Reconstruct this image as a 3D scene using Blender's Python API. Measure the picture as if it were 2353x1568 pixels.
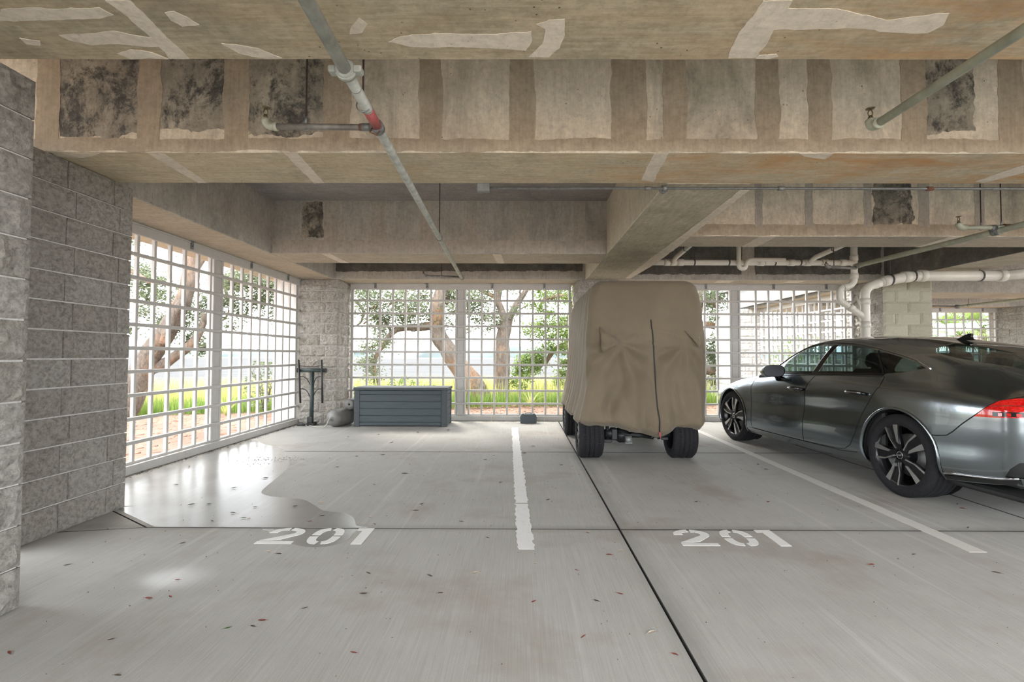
import bpy, bmesh, math, random
from mathutils import Vector, Matrix, noise as mnoise
from mathutils.geometry import delaunay_2d_cdt, tessellate_polygon

for o in list(bpy.data.objects):
    bpy.data.objects.remove(o, do_unlink=True)
scene = bpy.context.scene
COL = scene.collection
random.seed(7)

# ---------------------------------------------------------------- camera
PITCH, YAW, ROLL = math.radians(1.72), math.radians(0.25), math.radians(0.17)
_f = Vector((-math.sin(YAW) * math.cos(PITCH), math.cos(YAW) * math.cos(PITCH), math.sin(PITCH)))
_r = Vector((math.cos(YAW), math.sin(YAW), 0))
_u = _r.cross(_f)
_r2 = _r * math.cos(ROLL) + _u * math.sin(ROLL)
_u2 = _u * math.cos(ROLL) - _r * math.sin(ROLL)
cam_data = bpy.data.cameras.new('camera')
cam = bpy.data.objects.new('camera', cam_data)
COL.objects.link(cam)
cam_data.sensor_fit = 'HORIZONTAL'
cam_data.sensor_width = 36.0
cam_data.lens = 36.0 * 1130.0 / 2353.0
cam_data.shift_x = -17.0 / 2353.0
cam_data.clip_start = 0.05
cam_data.clip_end = 2000
cam.matrix_world = Matrix(((_r2.x, _u2.x, -_f.x, 0), (_r2.y, _u2.y, -_f.y, 0), (_r2.z, _u2.z, -_f.z, 1.25), (0, 0, 0, 1)))
scene.camera = cam

# ---------------------------------------------------------------- sky (bright overcast), weak veiled sun, exposure
SKY = 6.0
world = bpy.data.worlds.new('world')
scene.world = world
world.use_nodes = True
wn = world.node_tree
bg = wn.nodes['Background']
bg.inputs['Color'].default_value = (0.92, 0.96, 1.0, 1)
bg.inputs['Strength'].default_value = SKY
sun_d = bpy.data.lights.new('veiled_sun', 'SUN')
sun_d.energy = 5.0
sun_d.angle = math.radians(18)
sun_d.color = (1.0, 0.93, 0.82)
sun = bpy.data.objects.new('veiled_sun', sun_d)
COL.objects.link(sun)
sun.rotation_euler = (math.radians(48), 0, math.radians(-150))
scene.view_settings.view_transform = 'Standard'
scene.view_settings.look = 'None'
scene.view_settings.gamma = 1.0
scene.view_settings.use_curve_mapping = False
scene.view_settings.exposure = 0.48

# ---------------------------------------------------------------- helpers
def link(o, parent=None):
    COL.objects.link(o)
    if parent is not None:
        o.parent = parent
    return o

def tag(o, label=None, cat=None, group=None, kind=None):
    if label: o['label'] = label
    if cat: o['category'] = cat
    if group: o['group'] = group
    if kind: o['kind'] = kind
    return o

def empty(name, loc=(0, 0, 0), rz=0.0):
    o = bpy.data.objects.new(name, None)
    o.empty_display_size = 0.1
    o.location = loc
    o.rotation_euler = (0, 0, rz)
    return link(o)

class MB:
    """collects shapes, builds ONE mesh object"""
    def __init__(self):
        self.v = []; self.f = []; self.mi = []; self.sm = []
    def add(self, vs, fs, mi=0, smooth=False):
        b = len(self.v)
        self.v += [tuple(p) for p in vs]
        self.f += [tuple(i + b for i in q) for q in fs]
        self.mi += [mi] * len(fs); self.sm += [smooth] * len(fs)
        return self
    def box(self, x0, x1, y0, y1, z0, z1, mi=0):
        vs = [(x0, y0, z0), (x1, y0, z0), (x1, y1, z0), (x0, y1, z0), (x0, y0, z1), (x1, y0, z1), (x1, y1, z1), (x0, y1, z1)]
        fs = [(0, 3, 2, 1), (4, 5, 6, 7), (0, 1, 5, 4), (1, 2, 6, 5), (2, 3, 7, 6), (3, 0, 4, 7)]
        return self.add(vs, fs, mi)
    def bbox(self, x0, x1, y0, y1, z0, z1, b=0.004, mi=0):
        """box with chamfered edges"""
        vs = []; 
        for zi, z, s in ((0, z0, b), (1, z0 + b, 0), (2, z1 - b, 0), (3, z1, b)):
            vs += [(x0 + s + b * (s == 0), y0 + s, z), (x1 - s - b * (s == 0), y0 + s, z), (x1 - s, y0 + s + b * (s == 0), z), (x1 - s, y1 - s - b * (s == 0), z),
                   (x1 - s - b * (s == 0), y1 - s, z), (x0 + s + b * (s == 0), y1 - s, z), (x0 + s, y1 - s - b * (s == 0), z), (x0 + s, y0 + s + b * (s == 0), z)]
        fs = [tuple(reversed(range(8))), tuple(range(24, 32))]
        for k in range(3):
            for i in range(8):
                j = (i + 1) % 8
                fs.append((k * 8 + i, k * 8 + j, k * 8 + 8 + j, k * 8 + 8 + i))
        return self.add(vs, fs, mi)
    def tube(self, pts, r, n=10, mi=0, caps=True, smooth=True):
        pts = [Vector(p) for p in pts]
        rs = r if isinstance(r, (list, tuple)) else [r] * len(pts)
        up = None; vs = []; fs = []
        for i, p in enumerate(pts):
            if i == 0: d = pts[1] - p
            elif i == len(pts) - 1: d = p - pts[i - 1]
            else: d = (pts[i + 1] - p).normalized() + (p - pts[i - 1]).normalized()
            if d.length < 1e-9: d = Vector((0, 0, 1))
            d.normalize()
            if up is None:
                up = Vector((0, 0, 1)) if abs(d.z) < .9 else Vector((1, 0, 0))
            a = d.cross(up)
            if a.length < 1e-6: a = d.cross(Vector((1, 0.3, 0)))
            a.normalize(); b = a.cross(d); up = b
            for k in range(n):
                t = 2 * math.pi * k / n
                vs.append(p + (a * math.cos(t) + b * math.sin(t)) * rs[i])
        for i in range(len(pts) - 1):
            for k in range(n):
                j = (k + 1) % n
                fs.append((i * n + k, i * n + j, (i + 1) * n + j, (i + 1) * n + k))
        self.add(vs, fs, mi, smooth)
        if caps:
            b0 = len(self.v) - len(vs)
            self.f.append(tuple(b0 + k for k in reversed(range(n)))); self.mi.append(mi); self.sm.append(False)
            self.f.append(tuple(b0 + (len(pts) - 1) * n + k for k in range(n))); self.mi.append(mi); self.sm.append(False)
        return self
    def lathe(self, prof, origin=(0, 0, 0), axis='z', n=24, mi=0, smooth=True, rot=None):
        """prof: list of (r, h) along the axis"""
        o = Vector(origin); vs = []; fs = []
        m = {'z': Matrix.Identity(3), 'x': Matrix(((0, 0, 1), (1, 0, 0), (0, 1, 0))), 'y': Matrix(((1, 0, 0), (0, 0, 1), (0, -1, 0)))}[axis]
        for (r, h) in prof:
            for k in range(n):
                t = 2 * math.pi * k / n
                vs.append(o + m @ Vector((r * math.cos(t), r * math.sin(t), h)))
        for i in range(len(prof) - 1):
            for k in range(n):
                j = (k + 1) % n
                fs.append((i * n + k, i * n + j, (i + 1) * n + j, (i + 1) * n + k))
        return self.add(vs, fs, mi, smooth)
    def prism(self, poly, fn, depth_vec, mi=0):
        """poly 2D ccw -> fn(u,v)->3D, extruded along depth_vec"""
        d = Vector(depth_vec)
        top = [Vector(fn(*p)) for p in poly]
        tri = tessellate_polygon([[Vector((p[0], p[1], 0)) for p in poly]])
        n = len(poly)
        vs = top + [p + d for p in top]
        fs = [tuple(t) for t in tri] + [tuple(n + i for i in reversed(t)) for t in tri]
        for i in range(n):
            j = (i + 1) % n
            fs.append((i, i + n, j + n, j))
        return self.add(vs, fs, mi)
    def mesh(self, name, mats):
        me = bpy.data.meshes.new(name)
        me.from_pydata(self.v, [], self.f)
        for m in (mats if isinstance(mats, (list, tuple)) else [mats]):
            me.materials.append(m)
        me.polygons.foreach_set('material_index', self.mi)
        me.polygons.foreach_set('use_smooth', self.sm)
        me.validate(); me.update()
        return me
    def build(self, name, mats, parent=None, fix=True):
        me = self.mesh(name, mats)
        if fix:
            bm = bmesh.new(); bm.from_mesh(me)
            bmesh.ops.recalc_face_normals(bm, faces=bm.faces)
            bm.to_mesh(me); bm.free()
        return link(bpy.data.objects.new(name, me), parent)

def inst(name, me, parent=None, mat=None):
    o = link(bpy.data.objects.new(name, me), parent)
    if mat is not None: o.matrix_local = mat
    return o

def arc(p0, p1, p2, n=6):
    """rounded corner from p0 to p2 with control p1"""
    a, b, c = Vector(p0), Vector(p1), Vector(p2)
    return [a * (1 - t) ** 2 + b * 2 * t * (1 - t) + c * t * t for t in [i / n for i in range(n + 1)]]

# ---------------------------------------------------------------- materials
class NT:
    """tiny node-tree helper"""
    def __init__(self, name):
        self.m = bpy.data.materials.new(name); self.m.use_nodes = True
        self.t = self.m.node_tree; self.n = self.t.nodes; self.l = self.t.links
        self.bsdf = self.n['Principled BSDF']
        self.co = self.n.new('ShaderNodeTexCoord')
    def nd(self, typ, **kw):
        x = self.n.new(typ)
        for k, v in kw.items():
            if isinstance(v, bpy.types.NodeSocket): self.l.new(v, x.inputs[k])
            elif k in x.inputs: x.inputs[k].default_value = v
            else: setattr(x, k, v)
        return x
    def lk(self, a, b): self.l.new(a, b)
    def mapping(self, scale=(1, 1, 1), loc=(0, 0, 0), rot=(0, 0, 0), src=None):
        m = self.n.new('ShaderNodeMapping')
        self.lk(src or self.co.outputs['Object'], m.inputs['Vector'])
        m.inputs['Scale'].default_value = scale; m.inputs['Location'].default_value = loc; m.inputs['Rotation'].default_value = rot
        return m.outputs['Vector']
    def noise(self, vec, scale=5, detail=6, rough=.6, dist=0.0):
        x = self.n.new('ShaderNodeTexNoise'); self.lk(vec, x.inputs['Vector'])
        x.inputs['Scale'].default_value = scale; x.inputs['Detail'].default_value = detail
        x.inputs['Roughness'].default_value = rough; x.inputs['Distortion'].default_value = dist
        return x.outputs['Fac']
    def ramp(self, fac, stops):
        x = self.n.new('ShaderNodeValToRGB'); self.lk(fac, x.inputs['Fac'])
        e = x.color_ramp.elements
        while len(e) < len(stops): e.new(0.5)
        for k, (p, c) in enumerate(stops):
            e[k].position = p
            e[k].color = (c, c, c, 1) if not isinstance(c, (tuple, list)) else (*c[:3], 1)
        return x.outputs['Color']
    def mix(self, fac, a, b, mode='MIX'):
        x = self.n.new('ShaderNodeMix'); x.data_type = 'RGBA'; x.blend_type = mode
        for k, v in ((0, fac), (6, a), (7, b)):
            s = x.inputs[k]
            if isinstance(v, bpy.types.NodeSocket): self.lk(v, s)
            elif isinstance(v, (int, float)): s.default_value = v if k == 0 else (v, v, v, 1)
            else: s.default_value = (*v[:3], 1)
        return x.outputs[2]
    def math(self, op, a, b=0.0, c=None):
        x = self.n.new('ShaderNodeMath'); x.operation = op
        for i, v in enumerate((a, b, c)):
            if v is None: continue
            if isinstance(v, bpy.types.NodeSocket): self.lk(v, x.inputs[i])
            else: x.inputs[i].default_value = v
        return x.outputs[0]
    def bump(self, h, strength=.3, dist=.01, normal=None):
        x = self.n.new('ShaderNodeBump'); self.lk(h, x.inputs['Height'])
        x.inputs['Strength'].default_value = strength; x.inputs['Distance'].default_value = dist
        if normal is not None: self.lk(normal, x.inputs['Normal'])
        return x.outputs['Normal']
    def out(self, color=None, rough=None, normal=None, metal=None, **kw):
        b = self.bsdf
        for key, v in (('Base Color', color), ('Roughness', rough), ('Normal', normal), ('Metallic', metal)):
            if v is None: continue
            if isinstance(v, bpy.types.NodeSocket): self.lk(v, b.inputs[key])
            elif key == 'Base Color': b.inputs[key].default_value = (*v[:3], 1)
            else: b.inputs[key].default_value = v
        for k, v in kw.items():
            b.inputs[k.replace('_', ' ')].default_value = v
        return self.m

def simple(name, color, rough=.6, metal=0.0, var=.12, scale=30, bump=.0, **kw):
    t = NT(name)
    v = t.noise(t.co.outputs['Object'], scale, 4)
    c = t.mix(t.ramp(v, [(.3, 0), (.7, 1)]), [x * (1 - var) for x in color], [min(1, x * (1 + var)) for x in color])
    nrm = t.bump(v, bump, .004) if bump else None
    return t.out(c, rough, nrm, metal, **kw)
# ================================================================ concrete and masonry
def concrete(name, tones, grain=(1.2, 14, 14), grain_amt=.5, stain=.35, stain_scale=1.3, seed=0.0, bump=.35, speck=1.0, orange=None, fleck=.25, mould=None):
    """cast concrete: tone drift, board grain, mottling, pits, pale scratches, stains"""
    t = NT(name)
    o = t.co.outputs['Object']
    off = t.mapping(loc=(seed, seed * 1.7, seed * .6))
    big = t.noise(off, .9, 5, .6, .4)
    mid = t.noise(off, 4.0, 7, .7, .2)
    fine = t.noise(off, 24, 9, .78, .3)
    col = t.mix(t.ramp(big, [(.32, 0), (.68, 1)]), tones[0], tones[1])
    col = t.mix(t.ramp(mid, [(.42, 0), (.70, 1)]), col, tones[2])
    g = t.noise(t.mapping(scale=grain, loc=(seed, 0, seed)), 5, 7, .7)
    col = t.mix(grain_amt, col, t.mix(t.ramp(g, [(.32, 0), (.66, 1)]), (.50, .47, .42), (1, 1, 1)), 'MULTIPLY')
    col = t.mix(.6, col, t.ramp(fine, [(.30, .52), (.52, .95), (.72, 1.15)]), 'MULTIPLY')
    if orange is not None:      # rust-coloured formwork stain on the boards, strongest to one end
        sx = t.nd('ShaderNodeSeparateXYZ'); t.lk(o, sx.inputs[0])
        mr = t.nd('ShaderNodeMapRange'); t.lk(sx.outputs[0], mr.inputs[0])
        mr.inputs[1].default_value = orange[0]; mr.inputs[2].default_value = orange[1]
        ora = t.noise(t.mapping(scale=(.6, 2.2, 2.2), loc=(seed + 3, 1, 0)), 2.6, 7, .68, .5)
        fac = t.math('MULTIPLY', t.ramp(ora, [(.40, 0), (.66, 1)]), t.math('ADD', t.math('MULTIPLY', mr.outputs[0], .82), .16))
        col = t.mix(fac, col, (.50, .27, .105))
    st = t.noise(t.mapping(scale=(1, 1, .45), loc=(seed * 2, 4, seed)), stain_scale, 8, .72, .6)
    col = t.mix(t.math('MULTIPLY', t.ramp(st, [(.50, 0), (.68, 1)]), stain), col, (.085, .08, .062))
    if mould is not None:       # black mould growing in ragged colonies
        mo = t.noise(t.mapping(scale=(1, 1, .8), loc=(seed, 2, 8)), 4.2, 12, .8, .25)
        col = t.mix(t.ramp(mo, [(mould, 1), (mould + .09, 0)]), col, t.mix(t.ramp(fine, [(.4, 0), (.6, 1)]), (.055, .052, .045), (.13, .12, .10)))
    fl = t.noise(t.mapping(scale=(grain[0] * 2.2, grain[1] * 2.2, grain[2] * 2.2), loc=(1, seed, 3)), 6, 6, .7)
    col = t.mix(t.math('MULTIPLY', t.ramp(fl, [(.64, 0), (.70, 1)]), fleck), col, (.66, .60, .50))
    vo = t.nd('ShaderNodeTexVoronoi'); t.lk(off, vo.inputs['Vector']); vo.inputs['Scale'].default_value = 21
    pit = t.math('MULTIPLY', t.ramp(vo.outputs['Distance'], [(.07, 1), (.12, 0)]), t.ramp(t.noise(off, 3.3, 4), [(.50, 0), (.58, 1)]))
    col = t.mix(t.math('MULTIPLY', pit, .8 * speck), col, (.045, .04, .03))
    h = t.mix(.5, g, fine)
    h = t.mix(t.math('MULTIPLY', pit, speck), h, (0, 0, 0))
    return t.out(col, .88, t.bump(h, bump, .008))

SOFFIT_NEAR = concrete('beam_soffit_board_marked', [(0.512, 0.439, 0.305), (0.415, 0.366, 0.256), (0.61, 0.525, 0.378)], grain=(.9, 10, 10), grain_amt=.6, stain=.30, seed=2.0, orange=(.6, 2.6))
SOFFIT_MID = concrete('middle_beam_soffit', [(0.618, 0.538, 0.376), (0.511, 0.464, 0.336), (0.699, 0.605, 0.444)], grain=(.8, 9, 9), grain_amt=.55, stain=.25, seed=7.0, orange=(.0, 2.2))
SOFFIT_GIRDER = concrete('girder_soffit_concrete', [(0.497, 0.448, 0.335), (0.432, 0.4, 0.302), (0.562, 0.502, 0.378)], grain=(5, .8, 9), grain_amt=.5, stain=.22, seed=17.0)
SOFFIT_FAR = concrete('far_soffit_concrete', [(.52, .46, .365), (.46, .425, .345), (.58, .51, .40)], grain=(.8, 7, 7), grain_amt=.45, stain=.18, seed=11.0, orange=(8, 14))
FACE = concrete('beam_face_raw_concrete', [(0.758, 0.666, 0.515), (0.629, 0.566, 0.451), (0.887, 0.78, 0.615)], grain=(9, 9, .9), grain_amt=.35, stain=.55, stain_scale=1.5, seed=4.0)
FACE_LIT = concrete('girder_side_lit_tone', [(.60, .555, .43), (.54, .50, .40), (.66, .61, .48)], grain=(6, 6, .6), grain_amt=.4, stain=.12, seed=19.0)  # light from the left screen painted in as a paler face tone
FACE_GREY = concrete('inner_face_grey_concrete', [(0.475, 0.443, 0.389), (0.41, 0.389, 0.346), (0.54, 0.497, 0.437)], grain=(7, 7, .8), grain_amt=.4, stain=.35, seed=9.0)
FACE_DARK = concrete('mould_stained_concrete', [(.40, .355, .28), (.30, .27, .22), (.58, .51, .40)], grain=(6, 6, 1), grain_amt=.4, stain=.6, seed=5.0, mould=.44, fleck=.6)
FACE_BLACK = concrete('near_black_concrete', [(.12, .115, .10), (.085, .083, .075), (.20, .185, .16)], grain=(4, 4, 1.5), grain_amt=.4, stain=.6, seed=15.0, fleck=.12)  # near-black tone for the right girder and end beam faces
SKIM = concrete('skim_coat_mortar', [(0.463, 0.38, 0.276), (0.408, 0.339, 0.248), (0.532, 0.435, 0.317)], grain=(10, 10, .5), grain_amt=.35, stain=.08, seed=6.0, bump=.12, speck=.15, fleck=.06)
SKIM_GREY = concrete('grey_skim_coat_mortar', [(0.462, 0.413, 0.352), (0.418, 0.38, 0.325), (0.506, 0.451, 0.38)], grain=(8, 8, .6), grain_amt=.3, stain=.06, seed=3.0, bump=.12, speck=.2, fleck=.06)
PLASTER = concrete('smooth_patching_plaster', [(0.707, 0.627, 0.513), (0.661, 0.587, 0.484), (0.764, 0.684, 0.559)], grain=(1, 6, 6), grain_amt=.22, stain=.05, seed=1.0, bump=.1, speck=.5, fleck=.1)
SLAB = concrete('ceiling_slab_concrete', [(.34, .315, .30), (.29, .275, .265), (.39, .36, .34)], grain=(.5, 5, 5), grain_amt=.35, stain=.25, seed=8.0)
WHITE_WALL = concrete('pale_outer_fascia', [(.36, .36, .35), (.34, .34, .33), (.38, .38, .37)], grain=(2, 2, 2), grain_amt=.15, stain=.03, seed=12.0, speck=0)

def floor_material(name='broomed_concrete_floor', film=False):
    t = NT(name)
    o = t.co.outputs['Object']
    big = t.noise(o, .55, 5, .6, .5)
    mid = t.noise(o, 2.6, 6, .65)
    col = t.mix(t.ramp(big, [(.3, 0), (.7, 1)]), (.375, .36, .325), (.445, .43, .395))
    col = t.mix(t.ramp(mid, [(.35, 0), (.75, .8)]), col, (.465, .45, .415))
    # broom strokes run away from the viewer
    br = t.noise(t.mapping(scale=(90, 1.6, 1), rot=(0, 0, .03)), 1.6, 4, .65)
    col = t.mix(.55, col, t.mix(t.ramp(br, [(.3, 0), (.7, 1)]), (.66, .66, .66), (1, 1, 1)), 'MULTIPLY')
    fine = t.noise(o, 130, 6, .75)
    col = t.mix(.35, col, t.ramp(fine, [(.3, .70), (.6, 1.0)]), 'MULTIPLY')
    # brown oil blotches
    oil = t.noise(t.mapping(loc=(3.1, 1.4, 0)), 1.15, 5, .6, .3)
    col = t.mix(t.math('MULTIPLY', t.ramp(oil, [(.54, 0), (.74, 1)]), .55), col, (.24, .185, .14))
    # pale tyre scuffs
    sc = t.noise(t.mapping(scale=(9, .25, 1), loc=(2, 0, 0), rot=(0, 0, -.02)), 1.2, 3, .5)
    col = t.mix(t.math('MULTIPLY', t.ramp(sc, [(.60, 0), (.70, 1)]), .18), col, (.64, .63, .61))
    # dirt that gathers along the control joints (a few centimetres either side)
    sx = t.nd('ShaderNodeSeparateXYZ'); t.lk(o, sx.inputs[0])
    wob = t.math('MULTIPLY', t.math('SUBTRACT', t.noise(o, 3.2, 4), .5), .05)
    def near(axis, c, w):
        d = t.math('ABSOLUTE', t.math('ADD', t.math('SUBTRACT', sx.outputs[axis], c), wob))
        m = t.nd('ShaderNodeMapRange'); t.lk(d, m.inputs[0]); m.inputs[1].default_value = 0; m.inputs[2].default_value = w
        m.inputs[3].default_value = 1; m.inputs[4].default_value = 0; m.interpolation_type = 'SMOOTHSTEP'
        return m.outputs[0]
    jd = t.math('MAXIMUM', near(0, .735, .12), t.math('MAXIMUM', t.math('MULTIPLY', near(1, 3.60, .10), .75), t.math('MULTIPLY', near(1, 6.42, .09), .5)))
    jd = t.math('MULTIPLY', jd, t.ramp(t.noise(t.mapping(scale=(1, 1, 1), loc=(9, 2, 0)), 1.1, 4), [(.3, .35), (.7, 1)]))
    col = t.mix(t.math('MULTIPLY', jd, .55), col, (.14, .135, .12))
    # rain-wet patches blown in through the screen on the left
    nz = t.math('MULTIPLY', t.math('SUBTRACT', t.noise(o, 1.5, 4, .55), .5), .5)
    def blob(cx, cy, rx, ry, soft=.22, rot=0.0):
        m = t.mapping(loc=(0, 0, 0)); 
        v = t.nd('ShaderNodeVectorMath', operation='SUBTRACT'); t.lk(m, v.inputs[0]); v.inputs[1].default_value = (cx, cy, 0)
        r = t.nd('ShaderNodeMapping'); t.lk(v.outputs[0], r.inputs['Vector']); r.inputs['Rotation'].default_value = (0, 0, rot); r.inputs['Scale'].default_value = (1, 1, 1)
        s = t.nd('ShaderNodeVectorMath', operation='DIVIDE'); t.lk(r.outputs[0], s.inputs[0]); s.inputs[1].default_value = (rx, ry, 1)
        f = t.nd('ShaderNodeSeparateXYZ'); t.lk(s.outputs[0], f.inputs[0])
        d = t.math('SQRT', t.math('ADD', t.math('MULTIPLY', f.outputs[0], f.outputs[0]), t.math('MULTIPLY', f.outputs[1], f.outputs[1])))
        d = t.math('ADD', d, nz)
        q = t.nd('ShaderNodeMapRange'); t.lk(d, q.inputs[0]); q.inputs[1].default_value = 1 - soft; q.inputs[2].default_value = 1 + soft * .15
        q.inputs[3].default_value = 1; q.inputs[4].default_value = 0; q.interpolation_type = 'SMOOTHSTEP'
        return q.outputs[0]
    wet = t.ramp(t.noise(o, 2.3, 4), [(.25, 1.0 if film else 0.0), (.75, .86 if film else 0.0)])
    shine = t.math('MAXIMUM', t.math('MULTIPLY', blob(-1.95, 2.78, .36, .26, .9), .8), t.math('MULTIPLY', blob(-1.45, 2.85, .30, .14, .9), .55))
    col = t.mix(t.math('MULTIPLY', wet, .62), col, (.15, .147, .14))
    col = t.mix(t.math('MULTIPLY', shine, .25), col, (.19, .185, .175))
    rg = t.mix(t.math('MAXIMUM', wet, shine), (.82, .82, .82), (.115, .115, .115))
    rn = t.math('ADD', rg, t.math('MULTIPLY', fine, .1))
    h = t.mix(.6, br, fine)
    b = t.nd('ShaderNodeBump'); t.lk(h, b.inputs['Height']); b.inputs['Distance'].default_value = .004
    t.lk(t.math('MULTIPLY', t.math('SUBTRACT', 1.0, t.math('MULTIPLY', t.math('MAXIMUM', wet, shine), .75)), .45), b.inputs['Strength'])
    t.out(col, rn, b.outputs['Normal'])
    return t.m
FLOOR = floor_material()
FLOOR_WET = floor_material('rain_wet_concrete', True)

def block_material(name, tones, seed, rough=1.0, contrast=1.0):
    t = NT(name)
    inf = t.nd('ShaderNodeObjectInfo')
    comb = t.nd('ShaderNodeCombineXYZ')
    for i in range(3): t.lk(t.math('MULTIPLY', inf.outputs['Random'], 37.0 + 11 * i + seed), comb.inputs[i])
    v = t.nd('ShaderNodeVectorMath', operation='ADD'); t.lk(t.co.outputs['Object'], v.inputs[0]); t.lk(comb.outputs[0], v.inputs[1])
    o = v.outputs[0]
    n1 = t.noise(o, 7, 8, .75, .2); n2 = t.noise(o, 34, 8, .74, .0)
    col = t.mix(t.ramp(n1, [(.32, 0), (.66, 1)]), tones[0], tones[1])
    col = t.mix(t.ramp(n2, [(.47, 0), (.57, contrast)]), col, tones[2])
    col = t.mix(t.ramp(n2, [(.34, .9 * contrast), (.45, 0)]), col, [x * .42 for x in tones[0]])
    b = t.mix(inf.outputs['Random'], (1, 1, 1), (.84, .82, .79))
    col = t.mix(1.0, col, b, 'MULTIPLY')
    hh = t.mix(.5, t.noise(o, 26, 8, .78, .1), t.noise(o, 9, 5, .65, .2))
    return t.out(col, .93, t.bump(hh, 1.0, .07 * rough))
BLOCK = block_material('split_face_block', [(.42, .395, .35), (.52, .49, .44), (.70, .67, .615)], 0, 1.0, .7)
BLOCK_GREEN = block_material('painted_yellowish_block', [(.47, .455, .36), (.50, .485, .385), (.54, .525, .42)], 5, .3, .35)
BLOCK_SKYLIT = block_material('skylit_tone_block', [(.70, .69, .66), (.78, .77, .74), (.88, .87, .84)], 9, .8, .6)  # open-sky brightness put into a lighter copy of the block colour
MORTAR = simple('mortar_joint', (.62, .60, .56), .95, var=.15, scale=40, bump=.3)

WHITE = simple('white_painted_wood', (.50, .485, .46), .55, var=.05, scale=9, bump=.03)
WHITE_DIRTY = simple('white_painted_rail', (.57, .555, .53), .55, var=.08, scale=6, bump=.03)
STEEL = simple('galvanised_steel', (.20, .205, .20), .5, .5, var=.25, scale=22, bump=.15)
PIPE = simple('weathered_sprinkler_pipe', (.36, .37, .33), .55, .25, var=.25, scale=16, bump=.2)
PIPE_DARK = simple('dull_branch_pipe', (.20, .19, .17), .55, .3, var=.3, scale=18, bump=.2)
PIPE_GREEN = simple('faded_green_pipe', (.38, .39, .30), .6, .1, var=.2, scale=14, bump=.25)
RED_PAINT = simple('red_oxide_paint', (.36, .09, .085), .6, var=.2, scale=40)
RUST = simple('rusty_iron', (.16, .075, .045), .85, .2, var=.4, scale=60, bump=.4)
ROD = simple('dark_hanger_rod', (.05, .03, .025), .7, .4, var=.3, scale=80)
BRASS = simple('tarnished_brass', (.16, .13, .075), .5, .7, var=.3, scale=80)
PVC = simple('white_drain_plastic', (.66, .63, .55), .38, var=.05, scale=6)
ZIP = simple('dark_strap', (.06, .06, .06), .6)
PAINT = None
def road_paint(name, base, worn):
    t = NT(name); o = t.co.outputs['Object']
    n = t.noise(o, 26, 6, .7); n2 = t.noise(o, 190, 3, .6)
    c = t.mix(t.ramp(n, [(.55, 0), (.72, worn)]), base, (.44, .43, .40))
    c = t.mix(.3, c, t.ramp(n2, [(.3, .78), (.6, 1)]), 'MULTIPLY')
    return t.out(c, .7, t.bump(n2, .2, .003))
PAINT = road_paint('white_floor_paint', (.74, .73, .70), .25)
PAINT_WORN = road_paint('worn_white_floor_paint', (.72, .71, .69), .6)
PAINT_GREY = road_paint('greyed_floor_paint', (.60, .58, .53), .45)
# plaster and skim-coat patches measured on the concrete (metres)
NEAR_SOFFIT_PATCHES = [[(-2.102, 1.928), (-2.024, 1.921), (-1.833, 1.923), (-1.693, 1.923), (-1.669, 1.961), (-1.746, 1.984), (-1.955, 1.995), (-2.175, 1.997)], [(-1.642, 1.88), (-1.541, 1.88), (-1.541, 1.953), (-1.551, 2.089), (-1.557, 2.258), (-1.652, 2.261), (-1.627, 2.089), (-1.623, 1.966)], [(-2.016, 2.089), (-1.883, 2.077), (-1.754, 2.063), (-1.655, 2.101), (-1.592, 2.124), (-1.596, 2.167), (-1.706, 2.167), (-1.806, 2.146), (-1.933, 2.161), (-2.001, 2.124)], [(-1.451, 1.946), (-1.408, 1.941), (-1.378, 1.979), (-1.361, 2.022), (-1.436, 2.033), (-1.459, 1.992)], [(-1.341, 2.148), (-1.284, 2.151), (-1.198, 2.179), (-1.124, 2.254), (-1.222, 2.254), (-1.307, 2.218)], [(-1.868, 2.215), (-1.78, 2.186), (-1.7, 2.212), (-1.663, 2.258), (-1.838, 2.258)], [(-2.204, 2.107), (-2.136, 2.127), (-2.169, 2.161), (-2.219, 2.149)], [(-0.748, 2.083), (-0.727, 2.038), (-0.676, 1.974), (-0.654, 2.019), (-0.69, 2.077)], [(-0.594, 2.139), (-0.532, 2.1), (-0.481, 2.086), (-0.376, 2.077), (-0.189, 2.083), (0.037, 2.069), (0.045, 2.124), (0.015, 2.195), (-0.158, 2.176), (-0.393, 2.173), (-0.51, 2.17)], [(0.057, 2.022), (0.111, 1.992), (0.173, 1.987), (0.184, 2.089), (0.166, 2.173), (0.125, 2.25), (0.028, 2.243), (0.092, 2.142), (0.095, 2.046)], [(0.941, 1.881), (1.054, 1.881), (1.063, 1.929), (1.259, 1.929), (1.505, 1.992), (1.596, 1.971), (1.724, 1.951), (1.758, 2.027), (1.736, 2.077), (1.583, 2.071), (1.433, 2.043), (1.071, 2.052), (1.085, 2.148), (1.088, 2.25), (0.956, 2.25), (0.924, 2.066), (0.936, 1.992)], [(1.083, 2.253), (1.088, 2.233), (1.17, 2.226), (1.189, 2.243), (1.156, 2.256)]]
MID_SOFFIT_PATCHES = [[(-2.578, 3.318), (-2.467, 3.318), (-2.535, 3.919), (-2.616, 3.919)], [(-1.639, 3.322), (-1.543, 3.322), (-1.593, 3.915), (-1.679, 3.926)], [(0.903, 3.337), (1.005, 3.329), (1.031, 3.716), (1.05, 3.885), (0.937, 3.837)], [(3.618, 3.52), (3.771, 3.671), (3.684, 3.894), (3.581, 3.865)], [(-3.244, 3.342), (-2.918, 3.348), (-3.1, 3.416), (-3.271, 3.401)], [(1.901, 3.334), (2.125, 3.326), (2.13, 3.43), (1.967, 3.385)]]
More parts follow.
